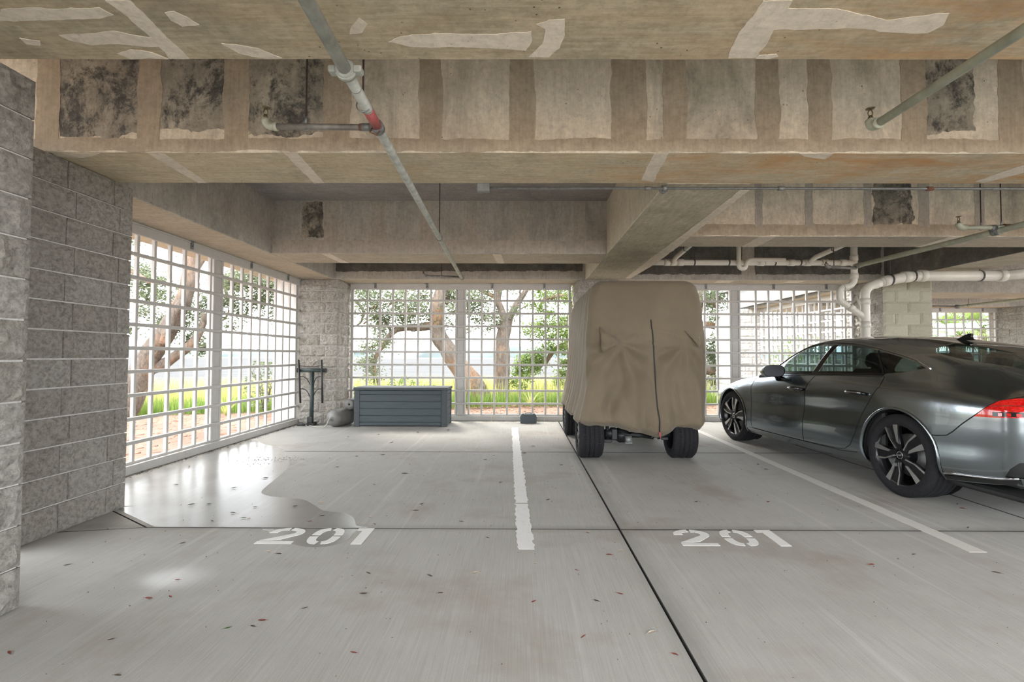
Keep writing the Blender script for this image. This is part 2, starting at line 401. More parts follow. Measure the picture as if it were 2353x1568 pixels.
MID_FACE_BANDS = [(-3.34, -3.189), (-2.639, -2.489), (-2.048, -1.877), (-1.359, -1.186), (-0.701, -0.552), (-0.083, 0.084), (0.611, 0.849), (0.968, 1.123), (1.601, 1.756), (1.958, 2.112), (2.592, 2.758), (3.252, 3.424)]
MID_FACE_DARK = [(-3.174, -2.639, 2.734, 3.245), (-2.489, -2.048, 2.789, 3.285), (-1.877, -1.359, 2.753, 3.285), (2.758, 3.075, 2.77, 3.287)]
BACK_FACE_BANDS = [(-2.706, -2.527), (-2.049, -1.889), (-1.394, -1.215), (-0.757, -0.614), (-0.096, 0.064), (0.706, 0.867)]
RIGHT_FACE_BANDS = [(2.7, 2.786), (3.278, 3.369), (3.956, 4.047), (4.584, 4.709), (5.235, 5.346)]
RIGHT_FACE_DARK = [(4.057, 4.524, 2.76, 3.3)]
GIRDER_PATCHES = [[(1.82, 4.077), (1.9, 4.077), (1.947, 5.599), (1.984, 6.18), (2.005, 7.495), (1.939, 8.765), (1.846, 8.766), (1.829, 6.836), (1.84, 5.501)]]
# ================================================================ floor: concrete slabs with recessed joints
HB, HS = 2.64, 3.37      # soffit height of beams, underside of slab
DARK = simple('joint_dirt_filler', (.05, .047, .042), .95)  # dark dirt in the joints, also the base below the slabs
fl = MB(); fl.box(-4.6, 16, -6, 9.62, -.30, -.03); fl.box(6.3, 16, 9.62, 15.6, -.30, -.03)
floor = tag(fl.build('floor', DARK), kind='structure')
xs = [-4.55, .709, 3.9, 7.1, 10.3, 13.5, 16]
ys = [-6, -2.1, .75, 3.585, 6.42, 9.58]
def slab(x0, x1, y0, y1, g=.007):
    m = MB(); m.bbox(x0 + g, x1 - g, y0 + g, y1 - g, -.05, 0, .003)
    m.mi = [0 if k == 1 else 1 for k in range(len(m.f))]      # dirt-filled joint faces
    m.build('slab', [FLOOR, DARK], floor)
def slab_poly(poly):
    m = MB(); m.prism(poly, lambda u, v: (u, v, -.05), (0, 0, .05)); n = len(poly)
    m.mi = [1] * (len(m.f) - n) + [1] * n
    for k, f in enumerate(m.f):
        if len(f) == 3 and min(f) >= n: m.mi[k] = 0
    m.build('slab', [FLOOR, DARK], floor)
for i in range(len(xs) - 1):
    for j in range(len(ys) - 1):
        if i == 0 and j in (2, 3): continue
        slab(xs[i], xs[i + 1], ys[j], ys[j + 1])
for i in (2, 3, 4, 5):
    if xs[i + 1] > 7:
        slab(max(6.9, xs[i]), xs[i + 1], 9.58, 12.4); slab(max(6.9, xs[i]), xs[i + 1], 12.4, 15.5)
# at the pillar the cross joint forks: a small wedge-shaped slab lies between the two big ones
slab_poly([(-4.543, .757), (.702, .757), (.702, 3.578), (-2.72, 3.578), (-3.45, 3.44), (-4.543, 3.44)])
slab_poly([(.702, 3.592), (.702, 6.413), (-4.543, 6.413), (-4.543, 4.10), (-3.47, 4.10), (-2.708, 3.592)])
slab_poly([(-2.722, 3.586), (-3.474, 4.09), (-4.543, 4.085), (-4.543, 3.454), (-3.45, 3.454)])
# rain blown in through the side screen lies on the slabs as a thin wet film
WET_OUT = [(-4.0, 7.1), (-3.62, 6.93), (-3.161, 6.549), (-2.776, 5.95), (-2.569, 5.43), (-2.479, 5.01), (-2.403, 4.62), (-2.343, 4.476), (-2.216, 4.381), (-2.015, 4.331), (-1.865, 4.268), (-1.705, 4.111), (-1.583, 3.986), (-1.406, 3.934), (-1.291, 3.82), (-1.212, 3.646), (-1.205, 3.598), (-2.66, 3.598), (-3.24, 3.985), (-3.24, 4.09), (-3.98, 4.12), (-4.0, 5.0)]
WET_IN = [(-1.20, 3.572), (-1.18, 3.496), (-1.18, 3.349), (-1.247, 3.257), (-1.38, 3.234), (-1.526, 3.291), (-1.652, 3.383), (-1.77, 3.50), (-1.82, 3.572)]
def smooth_poly(poly, sub=5):
    out = []; n = len(poly)
    for i in range(n):
        a, b, c, d = (Vector(poly[(i + k) % n]) for k in (-1, 0, 1, 2))
        if (c - b).length > .6: out.append(tuple(b)); continue
        for k in range(sub):
            t = k / sub; p = .5 * ((2 * b) + (c - a) * t + (2 * a - 5 * b + 4 * c - d) * t * t + (3 * b - a - 3 * c + d) * t ** 3); out.append((p.x, p.y))
    return out
e = empty('wet_patch', (-2.8, 4.6, 0)); tag(e, 'rain-wet glossy patch on the floor by the left lattice', 'puddle')
for wp in (WET_OUT, WET_IN):
    m = MB(); m.prism(smooth_poly(wp), lambda u, v: (u, v, .0001), (0, 0, .0004)); o = m.build('water_film', FLOOR_WET, e); o.matrix_parent_inverse = Matrix.Translation(-e.location)

# painted lines and numbers lie on the slabs
def wavy_strip(x0a, x1a, x0b, x1b, ya, yb, name, mat, label, n=60, amp=.004, gaps=()):
    rnd = random.Random(len(label))
    m = MB()
    L = []; R = []
    for i in range(n + 1):
        t = i / n; y = ya + (yb - ya) * t
        L.append(Vector((x0a + (x0b - x0a) * t + rnd.uniform(-amp, amp), y, .0022)))
        R.append(Vector((x1a + (x1b - x1a) * t + rnd.uniform(-amp, amp), y, .0022)))
    for i in range(n):
        y = (L[i].y + L[i + 1].y) / 2
        if any(a < y < b for a, b in gaps): continue
        a, b, c, d = L[i], R[i], R[i + 1], L[i + 1]
        lo = Vector((0, 0, -.0018))
        m.add([a + lo, b + lo, c + lo, d + lo, a, b, c, d], [(0, 3, 2, 1), (4, 5, 6, 7), (0, 1, 5, 4), (1, 2, 6, 5), (2, 3, 7, 6), (3, 0, 4, 7)])
    return tag(m.build(name, mat), label, 'floor marking', 'painted stall lines')
wavy_strip(-.022, .086, -.168, -.062, 3.215, 8.62, 'stall_line', PAINT_WORN, 'chipped white stall line between the two painted numbers', 150, .009, gaps=[(4.17, 4.23), (3.583, 3.589)])
wavy_strip(2.874, 2.985, 2.92, 3.02, 3.20, 8.9, 'stall_line', PAINT_GREY, 'greyed stall line running beside the grey car', 90, .003, gaps=[(3.583, 3.589)])

def digit(kind, ox, oy, w, hgt, th):
    """stencilled figure: list of convex quads in (u,v), u right, v away"""
    P = []
    def band(pts, half):
        out = []
        for i in range(len(pts) - 1):
            a, b = Vector(pts[i]), Vector(pts[i + 1])
            out.append((a, b))
        return out
    polys = []
    if kind == '1':
        polys.append([(w * .35, 0), (w, 0), (w, hgt), (w * .0, hgt), (0, hgt - th * .8), (w * .35, hgt - th * .8)])
    if kind == '0':
        def ring(a0, a1):
            o = []; n = 14
            def e(a, rx, ry):   # super-ellipse
                c, s = math.cos(a), math.sin(a); p = .72
                return (w / 2 + rx * math.copysign(abs(c) ** p, c), hgt / 2 + ry * math.copysign(abs(s) ** p, s))
            for i in range(n + 1): o.append(e(a0 + (a1 - a0) * i / n, w / 2, hgt / 2))
            for i in range(n + 1): o.append(e(a1 - (a1 - a0) * i / n, w / 2 - th, hgt / 2 - th * .8))
            return o
        q = math.pi / 2
        polys += [ring(.04, q - .09), ring(q + .09, 2 * q - .04), ring(2 * q + .04, 3 * q - .09), ring(3 * q + .09, 4 * q - .04)]
    if kind == '2':
        polys.append([(0, 0), (w, 0), (w, th * .8), (0, th * .8)])
        # upper hook: left arc, and right arc running down into the diagonal
        n = 12; cx, cy, rx, ry = w * .5, hgt * .70, w * .5, hgt * .30
        o = []
        for i in range(n + 1):
            a = math.pi * .52 + (math.pi - math.pi * .52) * i / n
            o.append((cx + rx * math.cos(a), cy + ry * math.sin(a)))
        o += [(0, cy - .012), (th * 1.05, cy - .012)]
        for i in range(n + 1):
            a = math.pi * .94 - (math.pi * .42) * i / n
            o.append((cx + (rx - th) * math.cos(a), cy + (ry - th * .8) * math.sin(a)))
        polys.append(o)
        o = []
        for i in range(n + 1):
            a = math.pi * .46 - (math.pi * .62) * i / n
            o.append((cx + rx * math.cos(a), cy + ry * math.sin(a)))
        o += [(w * .56, hgt * .25), (w * .36, th * 1.05), (w * .02, th * 1.05)]
        for i in range(n + 1):
            a = -math.pi * .18 + (math.pi * .64) * i / n
            o.append((cx + (rx - th) * math.cos(a), cy + (ry - th * .8) * math.sin(a)))
        polys.append(o)
    return [[(ox + u, oy + v) for u, v in p] for p in polys]
def number(x2, x0, x1, wid, lab):
    e = empty('stall_number', ((x2 + x1) / 2, 3.43, 0))
    tag(e, lab, 'floor marking', 'painted stall numbers')
    for kind, x, w in (('2', x2, wid), ('0', x0, wid * .86), ('1', x1, wid * .46)):
        for pl in digit(kind, x, 3.283, w, .30, .058):
            m = MB(); m.prism(pl, lambda u, v: (u, v, .0006), (0, 0, .0017))
            o = m.build('digit_stroke', PAINT, e); o.matrix_parent_inverse = Matrix.Translation(-e.location)
number(-1.768, -1.452, -1.168, .245, 'white stencilled 201 on the damp left parking stall')
number(1.07, 1.392, 1.672, .245, 'white stencilled 201 on the dry stall behind the covered cart')

# ================================================================ ceiling: slab, beams, girders, patches
cb = MB(); cb.box(-4.7, 16, -1.15, 9.75, HS, HS + .35); cb.box(6.6, 16, 9.75, 15.5, HS, HS + .35)
ceiling = tag(cb.build('ceiling', SLAB), kind='structure')
def beam(name, x0, x1, y0, y1, soffit, face, z0=HB, z1=None, step=.22):
    """beam with slightly uneven arrises; material 0 faces, 1 soffit"""
    z1 = z1 or HS + .02
    m = MB(); rnd = random.Random(int((x0 + y0 * 3) * 100))
    lx, ly = x1 - x0, y1 - y0
    ax = lx >= ly
    L = lx if ax else ly
    n = max(2, int(L / step))
    c = .008
    def P(t, s, z):   # t along, s across 0..1
        return (x0 + t * lx, y0 + s * ly, z) if ax else (x0 + s * lx, y0 + t * ly, z)
    W = ly if ax else lx
    vs = []
    for i in range(n + 1):
        t = i / n; j0 = rnd.uniform(-.003, .003); j1 = rnd.uniform(-.003, .003)
        vs += [P(t, 0, z1), P(t, 0, z0 + c + j0), P(t, c / W, z0 + j0 * .6), P(t, 1 - c / W, z0 + j1 * .6), P(t, 1, z0 + c + j1), P(t, 1, z1)]
    fs = []; mi = []
    for i in range(n):
        for k in range(5):
            fs.append((i * 6 + k, i * 6 + k + 1, i * 6 + 7 + k, i * 6 + 6 + k)); mi.append(1 if k == 2 else 0)
        fs.append((i * 6 + 5, i * 6, i * 6 + 6, i * 6 + 11)); mi.append(0)
    fs += [tuple(range(6)), tuple(reversed(range(n * 6, n * 6 + 6)))]; mi += [0, 0]
    m.add(vs, fs); m.mi = mi
    return m.build(name, [face, soffit], ceiling)
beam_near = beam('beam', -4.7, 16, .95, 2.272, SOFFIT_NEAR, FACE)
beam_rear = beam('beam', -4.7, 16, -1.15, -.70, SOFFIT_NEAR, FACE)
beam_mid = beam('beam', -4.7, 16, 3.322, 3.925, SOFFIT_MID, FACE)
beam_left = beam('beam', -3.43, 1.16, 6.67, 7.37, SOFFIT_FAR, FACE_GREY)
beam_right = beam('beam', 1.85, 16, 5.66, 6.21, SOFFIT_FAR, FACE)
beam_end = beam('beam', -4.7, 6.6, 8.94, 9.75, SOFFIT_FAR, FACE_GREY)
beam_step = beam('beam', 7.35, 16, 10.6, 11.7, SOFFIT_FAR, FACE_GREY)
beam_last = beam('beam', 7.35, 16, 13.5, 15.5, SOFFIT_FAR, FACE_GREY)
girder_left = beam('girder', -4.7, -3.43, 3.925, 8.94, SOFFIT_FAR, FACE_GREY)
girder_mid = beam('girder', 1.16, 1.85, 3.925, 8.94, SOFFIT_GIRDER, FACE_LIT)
girder_right = beam('girder', 6.6, 7.35, 3.925, 15.5, SOFFIT_FAR, FACE_BLACK)
# the wide pale band seen outside over the screen of the stepped-back bay
fb = MB(); fb.box(6.52, 6.62, 9.8, 15.6, HB + .06, HB + 1.5); fb.box(6.35, 6.62, 9.8, 15.75, HB + .62, HB + .72)
fb.build('fascia', WHITE_WALL, ceiling)

def rough_poly(poly, step=.03, amp=.006, seed=1, scale=14):
    out = []
    n = len(poly)
    for i in range(n):
        a, b = Vector(poly[i]), Vector(poly[(i + 1) % n])
        k = max(1, int((b - a).length / (step * .5)))
        for j in range(k):
            p = a.lerp(b, j / k)
            d = mnoise.noise_vector(Vector((p.x * scale, p.y * scale, seed * 3.7))) + .55 * mnoise.noise_vector(Vector((p.x * scale * 4.3, p.y * scale * 4.3, seed * 1.7)))
            out.append((p.x + d.x * amp, p.y + d.y * amp))
    return out
def cw(poly):
    a = sum(poly[i][0] * poly[(i + 1) % len(poly)][1] - poly[(i + 1) % len(poly)][0] * poly[i][1] for i in range(len(poly)))
    return poly if a > 0 else poly[::-1]
def soffit_patch(poly, parent, mat, seed, th=.0025):
    m = MB(); p = cw(rough_poly(poly, .035, .007, seed)); th += .0002 * (seed % 7)
    m.prism(p, lambda u, v: (u, v, HB - th + .0005), (0, 0, th))
    m.build('plaster_patch', mat, parent)
for k, p in enumerate(NEAR_SOFFIT_PATCHES):
    soffit_patch(p, beam_near, PLASTER, k)
for k, p in enumerate(MID_SOFFIT_PATCHES):
    soffit_patch(p, beam_mid, PLASTER, 20 + k)
for k, p in enumerate(GIRDER_PATCHES):
    soffit_patch(p, girder_mid, PLASTER, 40 + k)
# unseen far half of the near beam and small patches on the far beams
for (x0, x1, y0, y1, par) in ((-2.75, -2.62, 6.69, 7.35, beam_left), (-.4, -.28, 6.69, 7.35, beam_left), (2.75, 2.95, 5.68, 6.2, beam_right), (4.95, 5.2, 5.68, 6.2, beam_right), (3.6, 3.9, 8.97, 9.3, beam_end), (4.9, 5.2, 8.97, 9.3, beam_end)):
    soffit_patch([(x0, y0), (x1, y0), (x1 + .02, y1), (x0 + .03, y1)], par, PLASTER, int(x0 * 10))
def face_patch(poly, y, parent, mat, seed, name='skim_patch', th=.004, amp=.012):
    m = MB(); p = cw(rough_poly(poly, .04, amp, seed, 7))
    m.prism(p, lambda u, v: (u, y, v), (0, -th, 0))
    m.build(name, mat, parent)
for k, (a, b, z0, z1) in enumerate(MID_FACE_DARK):
    face_patch([(a - .01, z0), (b + .01, z0 + .02), (b + .01, HS), (a - .01, HS)], 3.3225, beam_mid, FACE_DARK, 60 + k, 'mould_and_dark_patch', .0012, .03)
for k, (a, b) in enumerate(MID_FACE_BANDS):
    face_patch([(a, 2.72), (b, 2.72), (b + .01, 3.0), (b - .01, HS), (a, HS), (a - .008, 3.05)], 3.323, beam_mid, SKIM, 80 + k)
face_patch([(-3.4, 2.647), (5.2, 2.647), (5.2, 2.735), (-3.4, 2.735)], 3.3235, beam_mid, SKIM, 99)
for k, (a, b) in enumerate(BACK_FACE_BANDS):
    face_patch([(a, 2.80), (b, 2.80), (b, HS), (a, HS)], 6.671, beam_left, SKIM_GREY, 110 + k)
face_patch([(-3.40, 2.648), (1.13, 2.648), (1.13, 2.82), (-3.40, 2.82)], 6.6715, beam_left, SKIM_GREY, 120)
face_patch([(-3.02, 2.86), (-2.70, 2.86), (-2.72, HS - .02), (-3.0, HS - .02)], 6.6705, beam_left, FACE_DARK, 121, 'mould_and_dark_patch', .001, .03)
for k, (a, b) in enumerate(RIGHT_FACE_BANDS):
    face_patch([(a, 2.75), (b, 2.75), (b, HS), (a, HS)], 5.661, beam_right, SKIM_GREY, 130 + k)
face_patch([(1.9, 2.648), (8, 2.648), (8, 2.78), (1.9, 2.78)], 5.6615, beam_right, SKIM, 140)
for (a, b, z0, z1) in RIGHT_FACE_DARK:
    face_patch([(a, z0), (b, z0 + .03), (b - .03, z1), (a, z1)], 5.6605, beam_right, FACE_DARK, 141, 'mould_and_dark_patch', .001, .04)
# end beam: dark band above, pale skim along the foot
face_patch([(-3.4, 2.78), (1.12, 2.80), (1.12, HS), (-3.4, HS)], 8.9405, beam_end, FACE_BLACK, 150, 'mould_and_dark_patch', .001, .02)  # plain dark patch over the face above its foot
face_patch([(1.9, 2.74), (6.55, 2.75), (6.55, HS), (1.9, HS)], 8.9405, beam_end, FACE_BLACK, 151, 'mould_and_dark_patch', .001, .02)
face_patch([(4.0, 2.65), (4.25, 2.65), (4.23, HS), (4.03, HS)], 8.9395, beam_end, SKIM_GREY, 152)

# ================================================================ split-face block walls and pillars
_bm = {}
def block_mesh(L, Hh, T, var, mat):
    key = (round(L, 3), round(Hh, 3), var, mat.name)
    if key in _bm: return _bm[key]
    nx = max(3, int(L / .036)); nz = 6
    vs = []; fs = []
    for j in range(nz + 1):
        for i in range(nx + 1):
            u, w = i / nx, j / nz
            e = min(u * L, (1 - u) * L, w * Hh, (1 - w) * Hh)
            d = 0.004 + (.012 + (.004 if mat is BLOCK_GREEN else .026) * mnoise.fractal(Vector((u * L * 11 + var * 9.1, w * Hh * 11, var * 5.3)), .8, 2.2, 3)) * min(1, e / .022)
            if e < 1e-6: d = 0
            vs.append((u * L, -d, w * Hh))
    for j in range(nz):
        for i in range(nx):
            a = j * (nx + 1) + i
            fs.append((a, a + 1, a + nx + 2, a + nx + 1))
    b = len(vs)
    vs += [(0, 0, 0), (L, 0, 0), (L, 0, Hh), (0, 0, Hh), (0, T, 0), (L, T, 0), (L, T, Hh), (0, T, Hh)]
    fs += [(b, b + 4, b + 5, b + 1), (b + 1, b + 5, b + 6, b + 2), (b + 2, b + 6, b + 7, b + 3), (b + 3, b + 7, b + 4, b), (b + 4, b + 7, b + 6, b + 5)]
    m = MB(); m.add(vs, fs)
    me = m.mesh('block', mat); _bm[key] = me
    return me
def block_face(parent, origin, ang, width, patterns, mat, courses=13, ch=.203, T=.09, z0=0.0, seed=0):
    """blocks on a face starting at origin running along ang (radians), outward normal to the right of the run"""
    rnd = random.Random(seed); g = .010
    R = Matrix.Rotation(ang, 4, 'Z')
    for c in range(courses):
        pat = patterns[c % len(patterns)]
        u = 0.0
        for w in pat:
            w = min(w, width - u)
            if w < .03: continue
            me = block_mesh(w - g, ch - g, T, rnd.randrange(4), mat)
            M = Matrix.Translation(Vector((origin[0], origin[1], z0 + c * ch + g / 2))) @ R @ Matrix.Translation((u + g / 2, rnd.uniform(-.003, .002), 0))
            inst('block', me, parent, M)
            u += w
def core(name, x0, x1, y0, y1, label, cat='pillar', h=HB, mat=MORTAR, ins=.012):
    m = MB(); m.box(x0 + ins, x1 - ins, y0 + ins, y1 - ins, 0, h - .002)
    o = m.build(name, mat)
    return tag(o, label, kind='structure')
P = math.pi
# near wall on the left edge of the picture
w1 = core('wall_left', -3.30, -2.475, -1.15, 2.455, 'split-face block wall end closest to the viewer')
block_face(w1, (-2.475, 2.455 - 3.6), P / 2, 3.6, [[.2] + [.4] * 9, [.4] * 9], BLOCK, seed=1)
block_face(w1, (-2.475, 2.455), P, .8, [[.4, .4], [.2, .4, .2]], BLOCK, seed=2)
# second pillar carrying the middle beam
w2 = core('pillar', -4.55, -3.25, 3.08, 4.06, 'split-face block pillar between the near wall and the side lattice')
block_face(w2, (-3.25, 3.08), P / 2, .98, [[.39, .40, .19], [.46, .39, .13]], BLOCK, seed=3)
block_face(w2, (-4.05, 3.08), 0, .8, [[.4, .4], [.2, .4, .2]], BLOCK, seed=4)
block_face(w2, (-3.25, 4.06), P, .8, [[.4, .4], [.2, .4, .2]], BLOCK, seed=5)
# corner pillar
w3 = core('pillar', -4.55, -3.36, 8.95, 9.72, 'split-face block pillar in the corner behind the green rack')
block_face(w3, (-4.06, 8.95), 0, .70, [[.47, .23], [.38, .32]], BLOCK, seed=6)
block_face(w3, (-3.36, 8.95), P / 2, .77, [[.4, .37], [.2, .4, .17]], BLOCK, seed=7)
# pillar behind the covered cart
w4 = core('pillar', 1.02, 1.76, 8.95, 9.72, 'split-face block pillar behind the covered cart')
block_face(w4, (1.02, 8.95), 0, .74, [[.4, .34], [.2, .4, .14]], BLOCK, seed=8)
block_face(w4, (1.02, 9.72), -P / 2, .77, [[.4, .37], [.2, .4, .17]], BLOCK, seed=9)
block_face(w4, (1.76, 8.95), P / 2, .77, [[.4, .37], [.2, .4, .17]], BLOCK, seed=10)
# wide pillar behind the grey car
w5 = core('pillar', 6.42, 7.30, 8.75, 9.72, 'wide yellowish block pillar behind the grey car roof', mat=simple('yellowish_mortar', (.44, .425, .335), .95), ins=.004)
block_face(w5, (6.42, 8.75), 0, .88, [[.44, .44], [.22, .44, .22]], BLOCK_GREEN, seed=11)
block_face(w5, (6.42, 9.72), -P / 2, .97, [[.4, .4, .17], [.2, .4, .37]], BLOCK, seed=12)
block_face(w5, (7.30, 8.75), P / 2, .97, [[.4, .4, .17], [.2, .4, .37]], BLOCK, seed=13)
# pillar at the end of the stepped-back bay, and the one at the right edge
w6 = core('pillar', 6.10, 6.95, 14.3, 15.5, 'pale block pillar of the neighbouring bay seen through the screen')
block_face(w6, (6.10, 14.3), 0, .85, [[.4, .45], [.2, .4, .25]], BLOCK_SKYLIT, seed=14)
block_face(w6, (6.10, 15.5), -P / 2, 1.2, [[.4, .4, .4], [.2, .4, .4, .2]], BLOCK_SKYLIT, seed=15)
w7 = core('pillar', 13.55, 14.9, 13.3, 14.3, 'white block pillar at the right edge beside the palm screen')
block_face(w7, (13.55, 13.3), 0, 1.35, [[.4, .4, .4, .15], [.2, .4, .4, .35]], BLOCK, seed=16)
block_face(w7, (13.55, 14.3), -P / 2, 1.0, [[.4, .4, .2], [.2, .4, .4]], BLOCK, seed=17)

# ================================================================ white lattice screens
_sl = {}
def slat_mesh(L, a, b, mat=None):
    """square batten of length L along x, a deep (y), b high (z), chamfered"""
    key = (round(L, 4), a, b)
    if key not in _sl:
        m = MB(); m.bbox(0, L, 0, a, 0, b, .004); _sl[key] = m.mesh('slat', mat or WHITE)
    return _sl[key]
def lattice(origin, ang, length, label, posts, first, n_pitch=.2465, brackets=(), rail_cuts=(), seed=0, zrows=None, top=2.62, skip=None):
    """screen in the plane from origin along ang; local y points OUT of the garage"""
    e = empty('lattice_screen', (origin[0], origin[1], 0), ang)
    tag(e, label, 'lattice screen', 'white lattice screens around the parking bays')
    S = .038
    cuts = [0] + list(rail_cuts) + [length]
    for i in range(len(cuts) - 1):
        L = cuts[i + 1] - cuts[i]
        inst('bottom_rail', slat_mesh(L - .004, .04, .092), e, Matrix.Translation((cuts[i] + .002, 0, .004)))
        inst('top_rail', slat_mesh(L - .004, .04, .10), e, Matrix.Translation((cuts[i] + .002, 0, top - .10)))
    inst('sill_rail', slat_mesh(length, .045, .035), e, Matrix.Translation((0, .042, .09)))
    inst('cap_rail', slat_mesh(length, .05, .02), e, Matrix.Translation((0, -.006, top)))
    for z in (zrows or [.329 + .2475 * k for k in range(9)]):
        inst('horizontal_slat', slat_mesh(length, S, S), e, Matrix.Translation((0, 0.001, z - S / 2)))
    V = Matrix.Rotation(-math.pi / 2, 4, 'Y')     # x -> z
    def vert(name, u, w, d, dy):
        me = slat_mesh(top - .05, d, w)
        inst(name, me, e, Matrix.Translation((u + w / 2, dy, .045)) @ V)
    for p in posts:
        vert('post', p, .125, .09, .045)
        vert('jamb', p - .085, S, .06, .04); vert('jamb', p + .085, S, .06, .04)
    u = first
    while u < length - .04:
        if all(abs(u - p) > .16 for p in posts):
            vert('vertical_slat', u, S, S, .041)
        u += n_pitch
    vert('jamb', .03, .05, .06, .04); vert('jamb', length - .03, .05, .06, .04)
    bm_ = None
    for b in brackets:
        m = MB(); m.bbox(b - .022, b + .022, -.013, 0, top - .075, top + .018, .002); m.bbox(b - .05, b + .022, -.04, 0, top + .016, top + .0199, .001)
        m.lathe([(0, 0), (.010, 0), (.010, .006), (0, .006)], (b - .002, -.013, top - .04), 'y', 8)
        bo = m.build('bracket', STEEL, e)
    return e
lat1 = lattice((-3.312, 9.45), 0, 4.272, 'white lattice screen behind the dark deck box', [2.13], 3.312 - 2.989, brackets=(.49, 1.49, 2.743, 3.75), rail_cuts=(1.49, 2.743, 3.75))
lat2 = lattice((1.76, 9.45), 0, 4.66, 'white lattice screen behind the covered cart and grey car', [2.36], .30, brackets=(.6, 1.787, 3.09, 4.1), rail_cuts=(1.787, 3.09))
lat3 = lattice((-4.05, 4.06), P / 2, 4.89, 'white lattice side screen between the two left block pillars', [6.60 - 4.06], 5.205 - 4.06 - .2465 * 4, brackets=(.6, 1.92, 3.25, 4.41), rail_cuts=(1.9, 3.19, 4.33))
lat4 = lattice((6.95, 14.3), -P / 2, 4.55, 'white lattice screen along the neighbouring bay beyond the garage', [2.25], .32)
lat5 = lattice((8.6, 14.0), 0, 4.95, 'small distant lattice screen with palms behind it', [], .31, brackets=(3.3, 4.5))
OAK_LEAN = [[(-1.25, 14.2, -0.13, 0.62), (-1.29, 14.2, 0.15, 0.5), (-1.51, 14.2, 0.57, 0.42), (-1.84, 14.2, 0.97, 0.38), (-2.12, 14.2, 1.39, 0.34), (-2.35, 14.2, 1.78, 0.31), (-2.46, 14.2, 2.16, 0.29), (-2.48, 14.2, 2.54, 0.27), (-2.4, 14.2, 2.86, 0.25), (-2.33, 14.2, 3.24, 0.23), (-2.24, 14.2, 4.0, 0.19), (-2.02, 14.2, 5.27, 0.13)], [(-2.42, 14.2, 2.07, 0.2), (-2.68, 14.17, 2.1, 0.17), (-2.99, 14.14, 2.07, 0.15), (-3.3, 14.11, 2.06, 0.13), (-3.58, 14.08, 2.0, 0.12), (-3.78, 14.05, 1.81, 0.11), (-3.93, 14.02, 1.56, 0.1), (-4.07, 13.99, 1.36, 0.09), (-4.17, 13.96, 1.09, 0.085), (-4.17, 13.93, 0.72, 0.075), (-4.08, 13.9, 0.41, 0.06), (-3.98, 13.87, 0.17, 0.03)], [(-3.08, 14.1, 2.03, 0.12), (-3.13, 14.1, 1.94, 0.1)], [(-2.27, 14.5, 2.76, 0.13), (-2.12, 14.5, 3.28, 0.12), (-2.03, 14.5, 4.06, 0.1)], [(-3.73, 14.1, 1.9, 0.06), (-3.99, 14.1, 2.28, 0.05), (-4.36, 14.1, 2.27, 0.04), (-4.55, 14.1, 2.15, 0.03)], [(-4.68, 14.6, 2.53, 0.06), (-4.85, 14.6, 2.77, 0.07), (-5.07, 14.6, 2.9, 0.08), (-5.44, 14.6, 3.15, 0.1)], [(-4.71, 14.6, 2.53, 0.05), (-4.78, 14.6, 2.25, 0.045), (-4.91, 14.6, 2.14, 0.03)]]
OAK_FORK = [[(-0.62, 14.6, -0.19, 0.55), (-0.59, 14.6, 0.19, 0.42), (-0.56, 14.6, 0.71, 0.4), (-0.57, 14.6, 1.22, 0.39), (-0.55, 14.6, 1.74, 0.38), (-0.5, 14.6, 2.1, 0.36)], [(-0.6, 14.6, 2.0, 0.26), (-0.53, 14.6, 2.32, 0.22), (-0.63, 14.6, 2.65, 0.2), (-0.73, 14.6, 2.9, 0.19), (-0.68, 14.6, 3.23, 0.18), (-0.57, 14.6, 4.08, 0.14)], [(-0.47, 14.7, 2.0, 0.26), (-0.35, 14.7, 2.4, 0.21), (-0.18, 14.7, 2.72, 0.19), (-0.01, 14.7, 2.98, 0.17), (0.15, 14.7, 3.25, 0.15), (0.47, 14.7, 3.84, 0.1)], [(-0.68, 14.6, 2.91, 0.13), (-0.89, 14.6, 3.04, 0.12), (-1.09, 14.6, 3.14, 0.1), (-1.28, 14.6, 3.24, 0.09), (-1.54, 14.6, 3.42, 0.06)], [(-0.37, 14.6, 2.32, 0.08), (-0.11, 14.6, 2.58, 0.05), (0.21, 14.6, 2.78, 0.03)]]
OAK_BUSHY = [[(1.75, 15.0, -0.23, 0.35), (1.69, 15.0, 0.7, 0.3), (1.61, 15.0, 1.49, 0.26), (1.56, 15.0, 2.29, 0.2), (1.68, 15.0, 3.36, 0.15)], [(1.59, 14.8, 1.49, 0.12), (1.26, 14.8, 1.55, 0.1), (0.94, 14.8, 1.38, 0.08), (0.74, 14.8, 1.09, 0.07), (0.55, 14.8, 0.94, 0.05), (0.35, 14.8, 0.83, 0.03)], [(1.57, 14.8, 2.21, 0.1), (1.2, 14.8, 2.21, 0.07), (0.81, 14.8, 2.14, 0.05), (0.48, 14.8, 2.21, 0.03)], [(1.59, 14.8, 2.93, 0.1), (1.2, 14.8, 3.06, 0.07), (0.67, 14.8, 2.93, 0.05), (0.54, 14.8, 2.6, 0.03)]]
